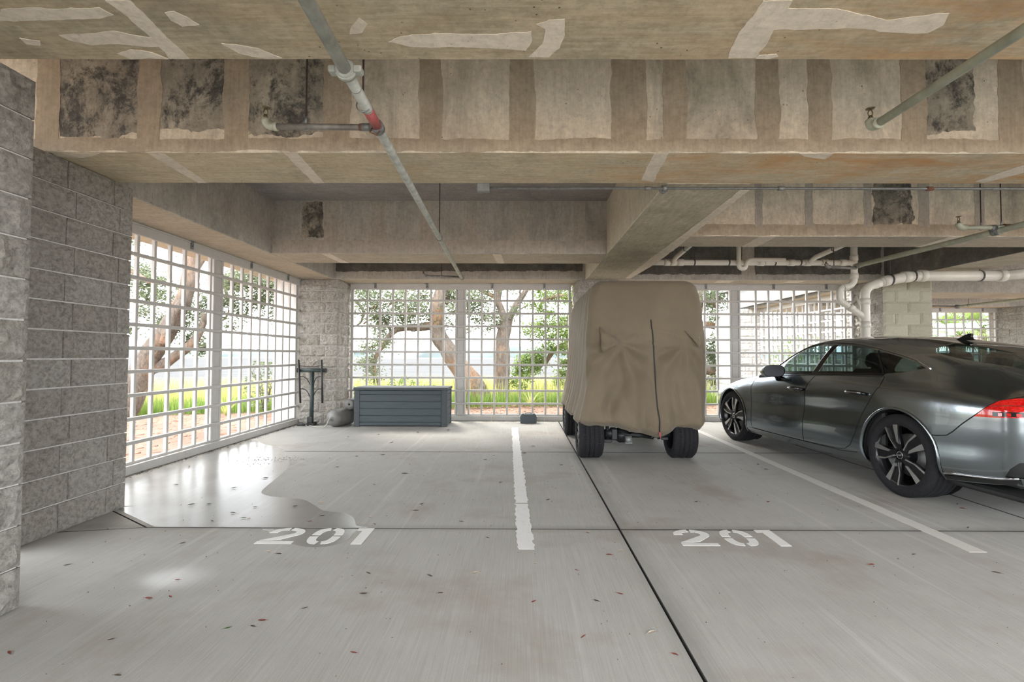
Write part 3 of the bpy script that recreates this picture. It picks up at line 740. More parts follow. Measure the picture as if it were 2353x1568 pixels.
OAK_SIDE = [[(-8.97, 10.6, -0.57, 0.5), (-8.52, 10.6, 0.17, 0.4), (-8.27, 10.6, 0.78, 0.36), (-8.03, 10.6, 1.25, 0.33), (-7.75, 10.6, 1.63, 0.3), (-7.5, 10.6, 2.06, 0.27), (-7.3, 10.6, 2.53, 0.24), (-7.19, 10.6, 3.0, 0.22), (-7.14, 10.6, 3.48, 0.2), (-7.11, 10.6, 4.24, 0.16)], [(-8.19, 10.7, 0.92, 0.22), (-7.81, 10.7, 1.04, 0.17), (-7.48, 10.7, 1.26, 0.16), (-7.2, 10.7, 1.49, 0.14), (-7.0, 10.7, 1.83, 0.12), (-6.93, 10.7, 2.16, 0.1)], [(-7.24, 10.6, 2.81, 0.14), (-7.03, 10.6, 3.19, 0.12), (-6.85, 10.6, 3.48, 0.1), (-6.62, 10.6, 3.86, 0.07)], [(-7.6, 10.4, 1.49, 0.14), (-7.43, 10.4, 2.04, 0.12), (-7.21, 10.4, 2.41, 0.11)], [(-8.26, 10.3, 3.04, 0.08), (-7.98, 10.3, 2.86, 0.07), (-7.84, 10.3, 2.77, 0.04)], [(-7.79, 12.5, 3.43, 0.05), (-7.43, 12.5, 2.54, 0.06), (-7.49, 12.5, 2.32, 0.05), (-7.59, 12.5, 2.15, 0.03)]]
OAK_RIGHT = [[(5.1, 16.0, -0.31, 0.4), (5.32, 16.0, 0.81, 0.33), (5.54, 16.0, 1.95, 0.28), (5.69, 16.0, 3.08, 0.22), (5.84, 16.0, 4.36, 0.15)], [(5.47, 15.8, 2.15, 0.13), (5.89, 15.8, 2.25, 0.12), (6.24, 15.8, 2.19, 0.11), (6.52, 15.8, 2.08, 0.09), (6.87, 15.8, 1.94, 0.06)], [(5.39, 15.6, 0.89, 0.2), (5.87, 15.6, 0.83, 0.17), (6.29, 15.6, 0.83, 0.15), (6.77, 15.6, 0.8, 0.1)], [(5.62, 15.8, 3.06, 0.1), (6.04, 15.8, 2.99, 0.08), (6.32, 15.8, 2.78, 0.05)]]
LEAF_LEAN = [(-4.66, 14.2, 3.04, 0.5, 260), (-4.28, 14.2, 2.98, 0.5, 260), (-4.02, 14.2, 2.73, 0.5, 250), (-4.4, 14.2, 2.54, 0.45, 220), (-3.71, 14.2, 3.08, 0.4, 150), (-3.52, 14.2, 2.79, 0.5, 240), (-3.14, 14.2, 2.92, 0.45, 200), (-2.82, 14.2, 2.98, 0.4, 160), (-3.45, 14.2, 2.5, 0.4, 180), (-3.01, 14.2, 2.54, 0.45, 240), (-2.69, 14.2, 2.45, 0.35, 180), (-3.32, 14.2, 2.29, 0.35, 200), (-3.89, 14.2, 2.22, 0.4, 200), (-4.2, 14.2, 2.03, 0.35, 160), (-4.07, 14.2, 1.65, 0.35, 180), (-4.32, 14.2, 1.46, 0.3, 150), (-4.23, 14.2, 1.09, 0.25, 100), (-4.38, 14.2, 0.83, 0.3, 120), (-4.12, 14.2, 0.65, 0.3, 110), (-4.88, 14.2, 2.47, 0.3, 90), (-3.75, 14.2, 1.59, 0.25, 60), (-4.66, 14.2, 1.02, 0.25, 60), (-4.02, 14.2, 2.35, 0.3, 150), (-4.6, 14.2, 3.29, 0.4, 120), (-2.06, 14.2, 2.86, 0.3, 120), (-2.0, 14.2, 2.54, 0.3, 120), (-1.94, 14.2, 3.08, 0.35, 120), (-2.15, 14.2, 2.16, 0.3, 90), (-3.9, 14.2, 3.36, 0.6, 150), (-3.02, 14.2, 3.42, 0.6, 150), (-2.13, 14.2, 3.49, 0.6, 150)]
LEAF_FORK = [(-1.6, 14.6, 3.14, 0.35, 150), (-1.41, 14.6, 2.9, 0.4, 170), (-1.67, 14.6, 2.77, 0.35, 150), (-1.15, 14.6, 2.84, 0.35, 130), (-1.47, 14.6, 2.58, 0.35, 140), (-1.28, 14.6, 2.32, 0.3, 100), (-1.08, 14.6, 2.52, 0.25, 80), (-0.82, 14.6, 2.32, 0.25, 80), (-0.76, 14.6, 2.58, 0.25, 80), (-1.02, 14.6, 3.23, 0.35, 140), (-0.95, 14.6, 2.06, 0.22, 60), (-0.69, 14.6, 2.19, 0.2, 60), (-0.18, 14.6, 2.52, 0.25, 70), (-1.66, 14.6, 2.06, 0.25, 50), (-0.05, 14.6, 2.84, 0.25, 60), (-0.44, 14.6, 3.3, 0.4, 100), (0.08, 14.6, 3.56, 0.5, 140), (-1.28, 14.6, 3.49, 0.5, 140)]
LEAF_BUSHY = [(0.81, 14.8, 3.06, 0.35, 200), (0.54, 14.8, 3.17, 0.3, 120), (1.2, 14.8, 3.13, 0.35, 220), (1.4, 14.8, 2.93, 0.3, 140), (0.35, 14.8, 2.73, 0.25, 80), (0.61, 14.8, 2.64, 0.25, 90), (0.87, 14.8, 2.56, 0.22, 90), (0.68, 14.8, 2.21, 0.3, 150), (0.35, 14.8, 2.14, 0.28, 120), (1.07, 14.8, 2.14, 0.35, 230), (1.33, 14.8, 2.34, 0.3, 200), (0.22, 14.8, 1.94, 0.25, 80), (0.61, 14.8, 1.88, 0.3, 150), (1.26, 14.8, 1.88, 0.3, 190), (0.94, 14.8, 1.81, 0.3, 130), (0.83, 14.8, 1.49, 0.3, 160), (0.48, 14.8, 1.29, 0.28, 180), (0.22, 14.8, 1.16, 0.28, 200), (1.2, 14.8, 1.49, 0.3, 140), (0.02, 14.8, 1.03, 0.25, 160), (0.35, 14.8, 0.9, 0.3, 180), (-0.11, 14.8, 0.77, 0.25, 150), (0.15, 14.8, 0.6, 0.25, 140), (-0.24, 14.8, 0.5, 0.2, 60), (0.55, 14.8, 1.09, 0.25, 120), (1.33, 14.8, 1.03, 0.25, 120), (1.26, 14.8, 0.7, 0.25, 130), (1.14, 14.8, 0.44, 0.22, 120), (1.4, 14.8, 0.38, 0.22, 110), (0.02, 14.8, 0.37, 0.2, 60), (1.59, 14.8, 3.33, 0.6, 200), (0.94, 14.8, 3.46, 0.5, 160)]
LEAF_SIDE = [(-8.63, 11.2, 3.15, 0.25, 130), (-8.53, 11.2, 3.0, 0.2, 110), (-8.37, 11.2, 2.8, 0.3, 90), (-8.52, 11.2, 2.7, 0.3, 120), (-8.21, 11.2, 2.5, 0.3, 130), (-8.32, 11.2, 2.9, 0.25, 90), (-7.96, 11.2, 2.5, 0.3, 120), (-8.66, 11.2, 2.2, 0.25, 90), (-8.45, 11.2, 2.0, 0.25, 90), (-8.2, 11.2, 2.0, 0.25, 120), (-8.09, 11.2, 1.7, 0.25, 90), (-8.65, 11.2, 1.8, 0.22, 60), (-7.72, 11.2, 2.8, 0.25, 100), (-7.55, 11.2, 1.9, 0.3, 120), (-7.41, 11.2, 2.2, 0.3, 140), (-7.34, 11.2, 1.6, 0.25, 140), (-7.54, 11.2, 1.41, 0.25, 120), (-7.31, 11.2, 2.5, 0.25, 90), (-8.85, 11.2, 3.8, 0.3, 80), (-7.84, 11.2, 3.71, 0.25, 60), (-6.78, 11.2, 3.0, 0.3, 130), (-6.57, 11.2, 2.9, 0.3, 150), (-6.37, 11.2, 2.81, 0.35, 200), (-6.81, 11.2, 2.5, 0.3, 120), (-6.61, 11.2, 2.4, 0.3, 130), (-6.07, 11.2, 3.01, 0.35, 220), (-5.87, 11.2, 2.86, 0.35, 220), (-6.21, 11.2, 2.51, 0.3, 160), (-5.96, 11.2, 2.51, 0.3, 150), (-5.67, 11.2, 2.81, 0.35, 220), (-5.47, 11.2, 2.61, 0.3, 160), (-5.56, 11.2, 2.41, 0.3, 120), (-5.76, 11.2, 2.21, 0.25, 80), (-6.36, 11.2, 2.21, 0.25, 80), (-6.86, 11.2, 2.1, 0.25, 90), (-6.7, 11.2, 1.91, 0.2, 40), (-5.32, 11.2, 2.81, 0.3, 120), (-5.36, 11.2, 2.21, 0.25, 80)]
LEAF_RIGHT = [(6.04, 15.8, 3.2, 0.35, 250), (6.32, 15.8, 3.27, 0.35, 220), (6.53, 15.8, 3.13, 0.3, 150), (6.18, 15.8, 2.92, 0.3, 200), (6.06, 15.8, 2.5, 0.3, 160), (6.45, 15.8, 2.61, 0.3, 150), (6.66, 15.8, 2.43, 0.3, 160), (6.17, 15.8, 1.73, 0.35, 220), (6.58, 15.8, 1.8, 0.3, 150), (6.02, 15.8, 1.38, 0.35, 260), (6.37, 15.8, 1.31, 0.35, 240), (6.72, 15.8, 1.31, 0.3, 160), (6.16, 15.8, 1.03, 0.35, 260), (6.58, 15.8, 0.96, 0.3, 220), (6.09, 15.8, 0.54, 0.35, 180), (6.5, 15.8, 0.47, 0.3, 160), (6.29, 15.8, 0.27, 0.3, 120), (5.9, 15.8, 3.06, 0.4, 200), (5.76, 15.8, 3.76, 0.5, 200)]
# ================================================================ outside: straw bed, marsh, tidal water, far shore
def straw_material():
    t = NT('pine_straw_mulch'); o = t.co.outputs['Object']
    n = t.noise(t.mapping(scale=(3, 11, 3), rot=(0, 0, .5)), 7, 6, .7, 1.5); n2 = t.noise(o, 1.2, 4)
    c = t.mix(t.ramp(n, [(.3, 0), (.65, 1)]), (.13, .066, .042), (.32, .195, .135))
    c = t.mix(t.ramp(n2, [(.4, 0), (.7, .5)]), c, (.36, .25, .19))
    return t.out(c, .95, t.bump(n, .8, .03))
STRAW = straw_material()
NEEDLE = simple('fallen_pine_needles', (.34, .20, .13), .9, var=.3, scale=3)
def ground_z(x, y):
    b = border(x)
    d = y - b
    return -.10 if d < 0 else -.10 - min(.75, d * .055)
def border(x):
    return 13.45 + .30 * x if x < 0 else 13.45 + .14 * x
MUD = simple('marsh_mud', (.10, .085, .06), .9, var=.3, scale=2, bump=.3)
m = MB(); nx, ny = 90, 60
vs = []; fs = []
for j in range(ny + 1):
    for i in range(nx + 1):
        x = -45 + 90 * i / nx; y = -30 + 62 * j / ny
        z = ground_z(x, y) + .02 * mnoise.noise(Vector((x * .7, y * .7, 0)))
        vs.append((x, y, z - (.0 if not (-5.2 < x < 17 and -8 < y < 16.2) else .06)))
for j in range(ny):
    for i in range(nx):
        a = j * (nx + 1) + i; fs.append((a, a + 1, a + nx + 2, a + nx + 1))
m.add(vs, fs, 0, True)
tag(m.build('straw_bed', STRAW), 'brown pine straw bed outside the lattice screens', None, None, 'structure')

# loose needles on the bed
rnd = random.Random(3); m = MB()
for k in range(5200):
    if rnd.random() < .6: x, y = rnd.uniform(-4, 6.2), rnd.uniform(9.7, 13.6)
    else: x, y = rnd.uniform(-8.5, -4.2), rnd.uniform(4.5, 12.5)
    if y > border(x) + .2: continue
    a = rnd.uniform(0, P); L = rnd.uniform(.06, .16); w = .0035
    z = ground_z(x, y) + rnd.uniform(-.01, .03); dx, dy = math.cos(a) * L, math.sin(a) * L
    m.add([(x, y, z), (x + dx, y + dy, z + rnd.uniform(0, .025)), (x + dx - dy * w / L, y + dy + dx * w / L, z + rnd.uniform(0, .025))], [(0, 1, 2)])
tag(m.build('pine_needles', NEEDLE, fix=False), 'loose reddish pine needles scattered on the straw bed', 'pine needles', kind='stuff')

def blades(name, mat, n, area, hgt, wid, seed, label, lean=.35):
    rnd = random.Random(seed); m = MB()
    for k in range(n):
        x, y = area(rnd)
        z = ground_z(x, y) - .03; h = hgt * rnd.uniform(.6, 1.15); a = rnd.uniform(0, 2 * P)
        l = lean * h * rnd.random(); w = wid * rnd.uniform(.6, 1.2)
        ca, sa = math.cos(a), math.sin(a); px, py = -sa * w, ca * w
        m.add([(x - px, y - py, z), (x + px, y + py, z), (x + ca * l * .4 + px * .7, y + sa * l * .4 + py * .7, z + h * .6), (x + ca * l * .4 - px * .7, y + sa * l * .4 - py * .7, z + h * .6), (x + ca * l, y + sa * l, z + h)], [(0, 1, 2, 3), (3, 2, 4)])
    return tag(m.build(name, mat, fix=False), label, 'grass', kind='stuff')
def grass_mat(name, c1, c2):
    t = NT(name); n = t.noise(t.co.outputs['Object'], 1.1, 4); n2 = t.noise(t.co.outputs['Object'], 9, 3)
    c = t.mix(t.ramp(t.mix(.5, n, n2), [(.35, 0), (.65, 1)]), c1, c2)
    t.out(c, .8)
    tr = t.nd('ShaderNodeBsdfTranslucent'); t.lk(c, tr.inputs[0])
    mx = t.nd('ShaderNodeMixShader'); mx.inputs[0].default_value = .35
    t.lk(t.bsdf.outputs[0], mx.inputs[1]); t.lk(tr.outputs[0], mx.inputs[2]); t.lk(mx.outputs[0], t.n['Material Output'].inputs[0])
    return t.m
GR_GREEN = grass_mat('fresh_green_grass', (.13, .23, .05), (.27, .37, .08))
GR_YELL = grass_mat('yellow_marsh_grass', (.36, .37, .12), (.48, .47, .18))
def near_area(r):
    x = r.uniform(-12, 5.8); return x, border(x) + abs(r.gauss(0, .75)) - .05
def far_area(r):
    x = r.uniform(-26, 5.9); return x, border(x) + .7 + 11 * r.random() ** 1.2
blades('green_grass', GR_GREEN, 9000, near_area, .42, .010, 5, 'fringe of bright green grass beyond the straw bed')
blades('marsh_grass', GR_YELL, 26000, far_area, .86, .016, 6, 'wide band of yellow green marsh grass by the water')

def water_material():
    t = NT('tidal_water'); o = t.co.outputs['Object']
    n = t.noise(t.mapping(scale=(.25, 1.6, 1)), .35, 5, .6); n2 = t.noise(t.mapping(scale=(1, 5, 1)), .8, 4, .6)
    c = t.mix(t.ramp(n, [(.4, 0), (.6, 1)]), (.088, .088, .088), (.108, .108, .108))
    return t.out(c, .9, t.bump(n2, .25, .06), **{'Specular_IOR_Level': .0})
m = MB(); m.add([(-700, 18, -.72), (700, 18, -.72), (700, 560, -.72), (-700, 560, -.72)], [(0, 1, 2, 3)])
tag(m.build('tidal_water', water_material()), 'pale tidal water beyond the marsh grass', None, None, 'structure')
# ground that carries on around the far side of the water
m = MB(); nx, ny = 150, 7
vs = []; fs = []
for j in range(ny + 1):
    for i in range(nx + 1):
        x = -560 + 1120 * i / nx
        prof = [0, .55, .85, 1, .95, .8, .45, 0][j]
        hgt = 6.5 + 4.5 * mnoise.noise(Vector((x * .013, 1.3, 0))) + 2.2 * mnoise.noise(Vector((x * .06, j * .5, 2))) + 1.4 * mnoise.noise(Vector((x * .3, j * 1.0, 5)))
        vs.append((x, 380 + 5 * j + 6 * mnoise.noise(Vector((x * .05, j * .7, 9))), -1 + max(0, hgt) * prof))
for j in range(ny):
    for i in range(nx):
        a = j * (nx + 1) + i; fs.append((a, a + 1, a + nx + 2, a + nx + 1))
m.add(vs, fs, 0, True)
FARWOOD = simple('haze_tinted_woodland', (.092, .112, .112), .95, var=.12, scale=.12, bump=.3)  # haze of the distance is mixed into this pale colour
tag(m.build('distant_treeline', FARWOOD), 'haze-tinted blue green woodland on the far shore', 'woodland', kind='stuff')
m = MB(); m.add([(-700, 300, -.70), (700, 300, -.70), (700, 390, -.4), (-700, 390, -.4)], [(0, 1, 2, 3)])
tag(m.build('far_marsh', simple('far_marsh_grass', (.13, .14, .075), .95, var=.2, scale=.05)), 'thin pale marsh strip along the far shore', None, None, 'structure')

# ================================================================ trees
def bark_material():
    t = NT('oak_bark'); o = t.co.outputs['Object']
    n = t.noise(t.mapping(scale=(3, 3, 1.1)), 6, 7, .75, .8); n2 = t.noise(o, .9, 4)
    c = t.mix(t.ramp(n, [(.32, 0), (.66, 1)]), (.085, .066, .05), (.26, .215, .175))
    c = t.mix(t.ramp(n2, [(.48, 0), (.62, .85)]), c, t.mix(t.ramp(n, [(.3, 0), (.7, 1)]), (.20, .10, .056), (.46, .28, .17)))
    return t.out(c, .95, t.bump(n, 1.0, .05))
BARK = bark_material()
def leaf_mat(name, c1, c2):
    t = NT(name); n = t.noise(t.co.outputs['Object'], 1.6, 3); n2 = t.noise(t.co.outputs['Object'], 23, 2)
    c = t.mix(t.ramp(t.mix(.5, n, n2), [(.38, 0), (.62, 1)]), c1, c2)
    t.out(c, .6)
    tr = t.nd('ShaderNodeBsdfTranslucent'); t.lk(c, tr.inputs[0])
    mx = t.nd('ShaderNodeMixShader'); mx.inputs[0].default_value = .4
    t.lk(t.bsdf.outputs[0], mx.inputs[1]); t.lk(tr.outputs[0], mx.inputs[2]); t.lk(mx.outputs[0], t.n['Material Output'].inputs[0])
    return t.m
LEAF = leaf_mat('oak_leaves', (.095, .115, .07), (.18, .21, .11))
LEAF_B = leaf_mat('bright_oak_leaves', (.10, .16, .04), (.22, .30, .075))
def crook(path, seed, sub=4, amp=.05):
    """interpolate and roughen a branch path with radii"""
    pts = []; rs = []
    P0 = [Vector(p[:3]) for p in path]; R0 = [p[3] for p in path]
    n = len(P0)
    for i in range(n - 1):
        a, b, c, d = P0[max(0, i - 1)], P0[i], P0[i + 1], P0[min(n - 1, i + 2)]
        for k in range(sub):
            t = k / sub
            p = .5 * ((2 * b) + (c - a) * t + (2 * a - 5 * b + 4 * c - d) * t * t + (3 * b - a - 3 * c + d) * t ** 3)
            r = R0[i] + (R0[i + 1] - R0[i]) * t
            nn = mnoise.noise_vector(p * 1.7 + Vector((seed, 0, 0)))
            pts.append(p + nn * amp * min(1, r * 4)); rs.append(r * (1 + .12 * mnoise.noise(p * 3.1 + Vector((0, seed, 0)))))
    pts.append(P0[-1]); rs.append(R0[-1])
    return pts, rs
def tree(name, branches, leaves, label, mat, seed, leaf=.042, group='live oaks beyond the screens', thick=1.0):
    branches = [[(*p[:3], p[3] * thick) for p in b] for b in branches]
    base = branches[0][0]
    e = empty(name, base[:3]); tag(e, label, 'tree', group)
    inv = Matrix.Translation(-Vector(base[:3]))
    for k, b in enumerate(branches):
        p, r = crook(b, seed + k); m = MB()
        if k == 0:   # flare the foot into the ground
            p = [p[0] - Vector((0, 0, .35))] + p; r = [r[0] * 1.35] + r
        m.tube(p, r, 14 if k == 0 else 9)
        o = m.build('trunk' if k == 0 else 'branch', BARK, e); o.matrix_parent_inverse = inv
    rnd = random.Random(seed); m = MB(); tw = MB()
    for (cx, cy, cz, rad, n) in leaves:
        c = Vector((cx, cy + rnd.uniform(-.5, .5), cz))
        # a few twigs hold the cluster together
        for q in range(3):
            d = Vector((rnd.gauss(0, 1), rnd.gauss(0, 1), rnd.gauss(0, .6))).normalized() * rad
            tw.tube([c - d * .8, c + Vector((rnd.uniform(-.05, .05), 0, rnd.uniform(-.05, .05))), c + d], [.010, .008, .003], 4, caps=False)
        for q in range(int(n * (3.0 if seed == 41 else 2.0))):
            d = Vector((rnd.gauss(0, .5), rnd.gauss(0, .5), rnd.gauss(0, .38))) * rad
            p = c + d; L = leaf * rnd.uniform(.7, 1.5); w = L * .42
            a = Vector((rnd.gauss(0, 1), rnd.gauss(0, 1), rnd.gauss(0, .6))).normalized()
            b = a.cross(Vector((rnd.gauss(0, 1), rnd.gauss(0, 1), rnd.gauss(0, 1)))).normalized()
            m.add([p - a * L, p + b * w, p + a * L, p - b * w], [(0, 1, 2, 3)])
    o = m.build('foliage', mat, e, fix=False); o.matrix_parent_inverse = inv; o['kind'] = 'stuff'
    o = tw.build('twigs', BARK, e, fix=False); o.matrix_parent_inverse = inv; o['kind'] = 'stuff'
    return e
tree('oak_tree', OAK_LEAN, LEAF_LEAN, 'leaning oak with a low limb behind the deck box screen', LEAF, 11, thick=.74)
tree('oak_tree', OAK_FORK, LEAF_FORK, 'upright forked oak just right of the leaning oak', LEAF, 23, thick=.56)
tree('oak_tree', OAK_BUSHY, LEAF_BUSHY, 'bright leafy oak left of the covered cart', LEAF_B, 37)
tree('oak_tree', OAK_SIDE, LEAF_SIDE, 'thick slanting oak seen through the left side screen', LEAF, 41, .036, thick=.66)
tree('oak_tree', OAK_RIGHT, LEAF_RIGHT, 'oak foliage between the covered cart and the grey car', LEAF, 53)

def shrub(x, y, hgt, rad, n, label, mat, seed, leaf=.045):
    z = ground_z(x, y); e = empty('shrub', (x, y, z)); tag(e, label, 'shrub', 'shrubs in the straw bed')
    rnd = random.Random(seed); m = MB(); s = MB()
    for k in range(9):
        a = rnd.uniform(0, 2 * P); r = rad * rnd.uniform(.3, .9)
        s.tube([(0, 0, -.02), (math.cos(a) * r * .4, math.sin(a) * r * .4, hgt * .5), (math.cos(a) * r, math.sin(a) * r, hgt * rnd.uniform(.7, 1))], [.012, .008, .003], 5)
    for k in range(n):
        a = rnd.uniform(0, 2 * P); q = rnd.random() ** .6; zz = hgt * rnd.uniform(.12, 1.05)
        r = rad * q * (1 - .35 * (zz / hgt - .5) ** 2 * 4)
        p = Vector((math.cos(a) * r, math.sin(a) * r, zz)); L = leaf * rnd.uniform(.7, 1.4); w = L * .4
        v = Vector((rnd.gauss(0, 1), rnd.gauss(0, 1), rnd.gauss(0, .6))).normalized(); b = v.cross(Vector((rnd.gauss(0, 1), rnd.gauss(0, 1), rnd.gauss(0, 1)))).normalized()
        m.add([p - v * L, p + b * w, p + v * L, p - b * w], [(0, 1, 2, 3)])
    s.build('stems', BARK, e); o = m.build('foliage', mat, e, fix=False); o['kind'] = 'stuff'
shrub(-3.06, 12.75, .78, .55, 420, 'loose leafy shrub behind the middle of the deck box', LEAF_B, 61)
shrub(-4.15, 12.3, .55, .35, 240, 'low dark shrub behind the left end of the deck box', LEAF, 62)
shrub(-2.35, 12.9, .55, .35, 200, 'small shrub behind the right half of the deck box', LEAF_B, 63)
shrub(-5.85, 11.2, 1.15, .45, 520, 'tall dark shrub seen at the far end of the side screen', LEAF, 64)
def spiky(x, y, hgt, n, label, mat, seed, spread=.8):
    z = ground_z(x, y); e = empty('fan_plant', (x, y, z)); tag(e, label, 'plant', 'spiky plants in the straw bed')
    rnd = random.Random(seed)
    for k in range(n):
        a = 2 * P * k / n + rnd.uniform(-.2, .2); L = hgt * rnd.uniform(.75, 1.1); sp = spread * rnd.uniform(.3, 1); w = .018
        ca, sa = math.cos(a), math.sin(a); m = MB(); vs = []
        for i in range(5):
            t = i / 4; r = sp * L * t * (.6 + .4 * t); zz = L * (t - .35 * sp * t * t); ww = w * (1 - t) ** .6 * (1 if t else .6)
            vs += [(ca * r - sa * ww, sa * r + ca * ww, zz), (ca * r, sa * r, zz - ww * .5), (ca * r + sa * ww, sa * r - ca * ww, zz)]
        m.add(vs, [f for i in range(4) for f in ((i * 3, i * 3 + 1, i * 3 + 4, i * 3 + 3), (i * 3 + 1, i * 3 + 2, i * 3 + 5, i * 3 + 4))])
        m.build('leaf_blade', mat, e, fix=False)
spiky(-3.65, 12.6, .75, 18, 'spiky fan plant behind the deck box lid', LEAF_B, 71)
spiky(.25, 13.1, .55, 16, 'pale spiky plant right of the forked oak', GR_YELL, 72, 1.1)
spiky(-6.6, 11.0, .8, 16, 'arching spiky plant at the edge of the side straw bed', GR_YELL, 73, 1.2)

def palm(x, y, hgt, label, seed, fronds=22):
    e = empty('palm', (x, y, -.1)); tag(e, label, 'palm', 'palms behind the distant screen')
    rnd = random.Random(seed); m = MB()
    m.tube([(0, 0, 0), (.03, 0, hgt * .5), (0, 0, hgt)], [.15, .12, .13], 10); m.build('trunk', BARK, e)
    for k in range(fronds):
        a = rnd.uniform(0, 2 * P); el = rnd.uniform(-.7, 1.2); L = rnd.uniform(.5, .9)
        d = Vector((math.cos(a) * math.cos(el), math.sin(a) * math.cos(el), math.sin(el)))
        s = d.cross(Vector((0, 0, 1))).normalized(); u = s.cross(d)
        c = Vector((0, 0, hgt)) + d * L; m = MB()
        m.tube([(0, 0, hgt), c], [.012, .007], 5, caps=False)
        for q in range(19):   # fan of narrow leaflets
            b = -1.45 + 2.9 * q / 18; fl = .62 * (1 - .12 * abs(b))
            dd = d * math.cos(b) + s * math.sin(b); tip = c + dd * fl - Vector((0, 0, .10 * abs(b) + .08)); mid = c + dd * fl * .55; n = dd.cross(u).normalized() * .022
            m.add([c, mid + n, tip, mid - n], [(0, 1, 2, 3)])
        m.build('frond', LEAF_B, e, fix=False)
palm(15.3, 17.2, 2.1, 'fan palm in the middle of the distant lattice opening', 81)
palm(14.3, 18.4, 1.7, 'fan palm at the left of the distant lattice opening', 82)
palm(16.6, 17.8, 2.4, 'fan palm at the right of the distant lattice opening', 83)
palm(13.2, 19.0, 2.3, 'fan palm set back behind the neighbouring bay', 84)
# neighbouring plants seen through the side screen of the stepped-back bay
shrub(10.5, 18.5, 2.2, 1.3, 1500, 'broad bushy shrub beyond the neighbouring bay', LEAF_B, 91, .07)
shrub(8.4, 19.5, 1.9, 1.2, 1200, 'rounded shrub left of the palms outside', LEAF, 92, .07)
# ================================================================ sprinkler pipes, conduit and drains under the ceiling
def sub_inv(o, e):
    o.matrix_parent_inverse = Matrix.Translation(-e.location); return o
def ring(m, c, d, r, L):
    d = Vector(d).normalized(); c = Vector(c)
    m.tube([c - d * L / 2, c + d * L / 2], r, 14)
def sprinkler_head(c, e):
    """upright head: elbow neck, frame arms, deflector; c = top of the elbow"""
    x, y, z = c
    m = MB(); m.lathe([(0, 0), (.013, 0), (.013, .014), (.009, .018), (.009, .024), (0, .024)], c, 'z', 10)
    for s in (-1, 1): m.tube([(x + s * .009, y, z + .022), (x + s * .013, y, z + .040), (x + s * .003, y, z + .060)], .003, 6)
    m.lathe([(0, .058), (.020, .060), (.024, .064), (.006, .067), (0, .067)], c, 'z', 12)
    sub_inv(m.build('sprinkler_head', BRASS, e), e)
def hanger(e, x, y, ztop, zpipe, r):
    m = MB(); m.tube([(x, y, zpipe + r + .03), (x, y, ztop)], .005, 6)
    sub_inv(m.build('hanger_rod', ROD, e), e)
    m = MB()
    pts = [(x, y, zpipe)] ; n = 12
    loop = [(x + (r + .004) * math.sin(2 * P * k / n), y, zpipe + (r + .004) * math.cos(2 * P * k / n)) for k in range(n + 1)]
    m.tube(loop, .004, 6, caps=False); m.tube([(x, y, zpipe + r), (x, y, zpipe + r + .04)], .008, 6)
    sub_inv(m.build('hanger_ring', STEEL, e), e)

e = empty('sprinkler_pipe', (-.75, 1.5, 2.5)); tag(e, 'long galvanised sprinkler pipe with red band crossing under the beams', 'pipe', 'sprinkler pipes under the ceiling')
def ax_(y): return -.742 - .0333 * (y - 1.5) + (-.012 if y > 2.2 else -.012)
seg = lambda y: (ax_(y), y, 2.5)
m = MB(); m.tube([seg(-.6), seg(2.12)], .0285, 16); sub_inv(m.build('pipe_length', PIPE, e), e)
m = MB(); m.tube([seg(2.12), seg(7.92)], .0265, 16); sub_inv(m.build('pipe_length', PIPE, e), e)
m = MB(); m.tube([seg(2.46), seg(2.63)], .0275, 16); sub_inv(m.build('red_band', RED_PAINT, e), e)
# grooved coupling with bolt ears
m = MB(); ring(m, seg(2.12), (-.033, 1, 0), .040, .045); ring(m, seg(2.12), (-.033, 1, 0), .046, .02)
for s in (-1, 1):
    m.bbox(ax_(2.12) + s * .055 - .018, ax_(2.12) + s * .055 + .018, 2.095, 2.145, 2.485, 2.515, .006)
co = sub_inv(m.build('coupling', PIPE, e), e)
for s in (-1, 1):
    b = MB(); b.tube([(ax_(2.12) + s * .060, 2.12, 2.455), (ax_(2.12) + s * .060, 2.12, 2.545)], .008, 8)
    b.lathe([(0, 0), (.013, 0), (.013, .010), (0, .010)], (ax_(2.12) + s * .060, 2.12, 2.470), 'z', 6); b.lathe([(0, 0), (.013, 0), (.013, .010), (0, .010)], (ax_(2.12) + s * .060, 2.12, 2.522), 'z', 6)
    o = b.build('bolt', RUST, co); o.matrix_parent_inverse = Matrix.Translation(-e.location)
for yv in (2.26, 2.45):
    m = MB(); ring(m, seg(yv), (-.033, 1, 0), .0278, .003); sub_inv(m.build('scribe_ring', STEEL, e), e)
# mechanical tee, branch to the left, head
m = MB(); ring(m, seg(2.655), (-.033, 1, 0), .036, .05); m.tube([(ax_(2.655) - .03, 2.655, 2.5), (ax_(2.655) - .085, 2.655, 2.5)], .021, 12)
sub_inv(m.build('tee', STEEL, e), e)
m = MB(); m.tube([(ax_(2.655) - .02, 2.62, 2.478), (ax_(2.655) - .025, 2.60, 2.448), (ax_(2.655) + .012, 2.60, 2.432), (ax_(2.655) + .022, 2.62, 2.462)], .004, 6); sub_inv(m.build('strap_bolt', RUST, e), e)
m = MB(); m.tube([(ax_(2.655) - .07, 2.655, 2.5), (-1.36, 2.655, 2.503)], .0165, 12); sub_inv(m.build('branch_pipe', PIPE_DARK, e), e)
m = MB(); ring(m, (ax_(2.655) - .088, 2.655, 2.5), (1, 0, 0), .019, .02); sub_inv(m.build('orange_sealant', RUST, e), e)
m = MB(); m.tube([(-1.345, 2.655, 2.503)] + arc((-1.37, 2.655, 2.503), (-1.408, 2.655, 2.503), (-1.408, 2.655, 2.545), 5), .020, 12); ring(m, (-1.352, 2.655, 2.503), (1, 0, 0), .024, .02); sub_inv(m.build('elbow', PIPE_GREEN, e), e)
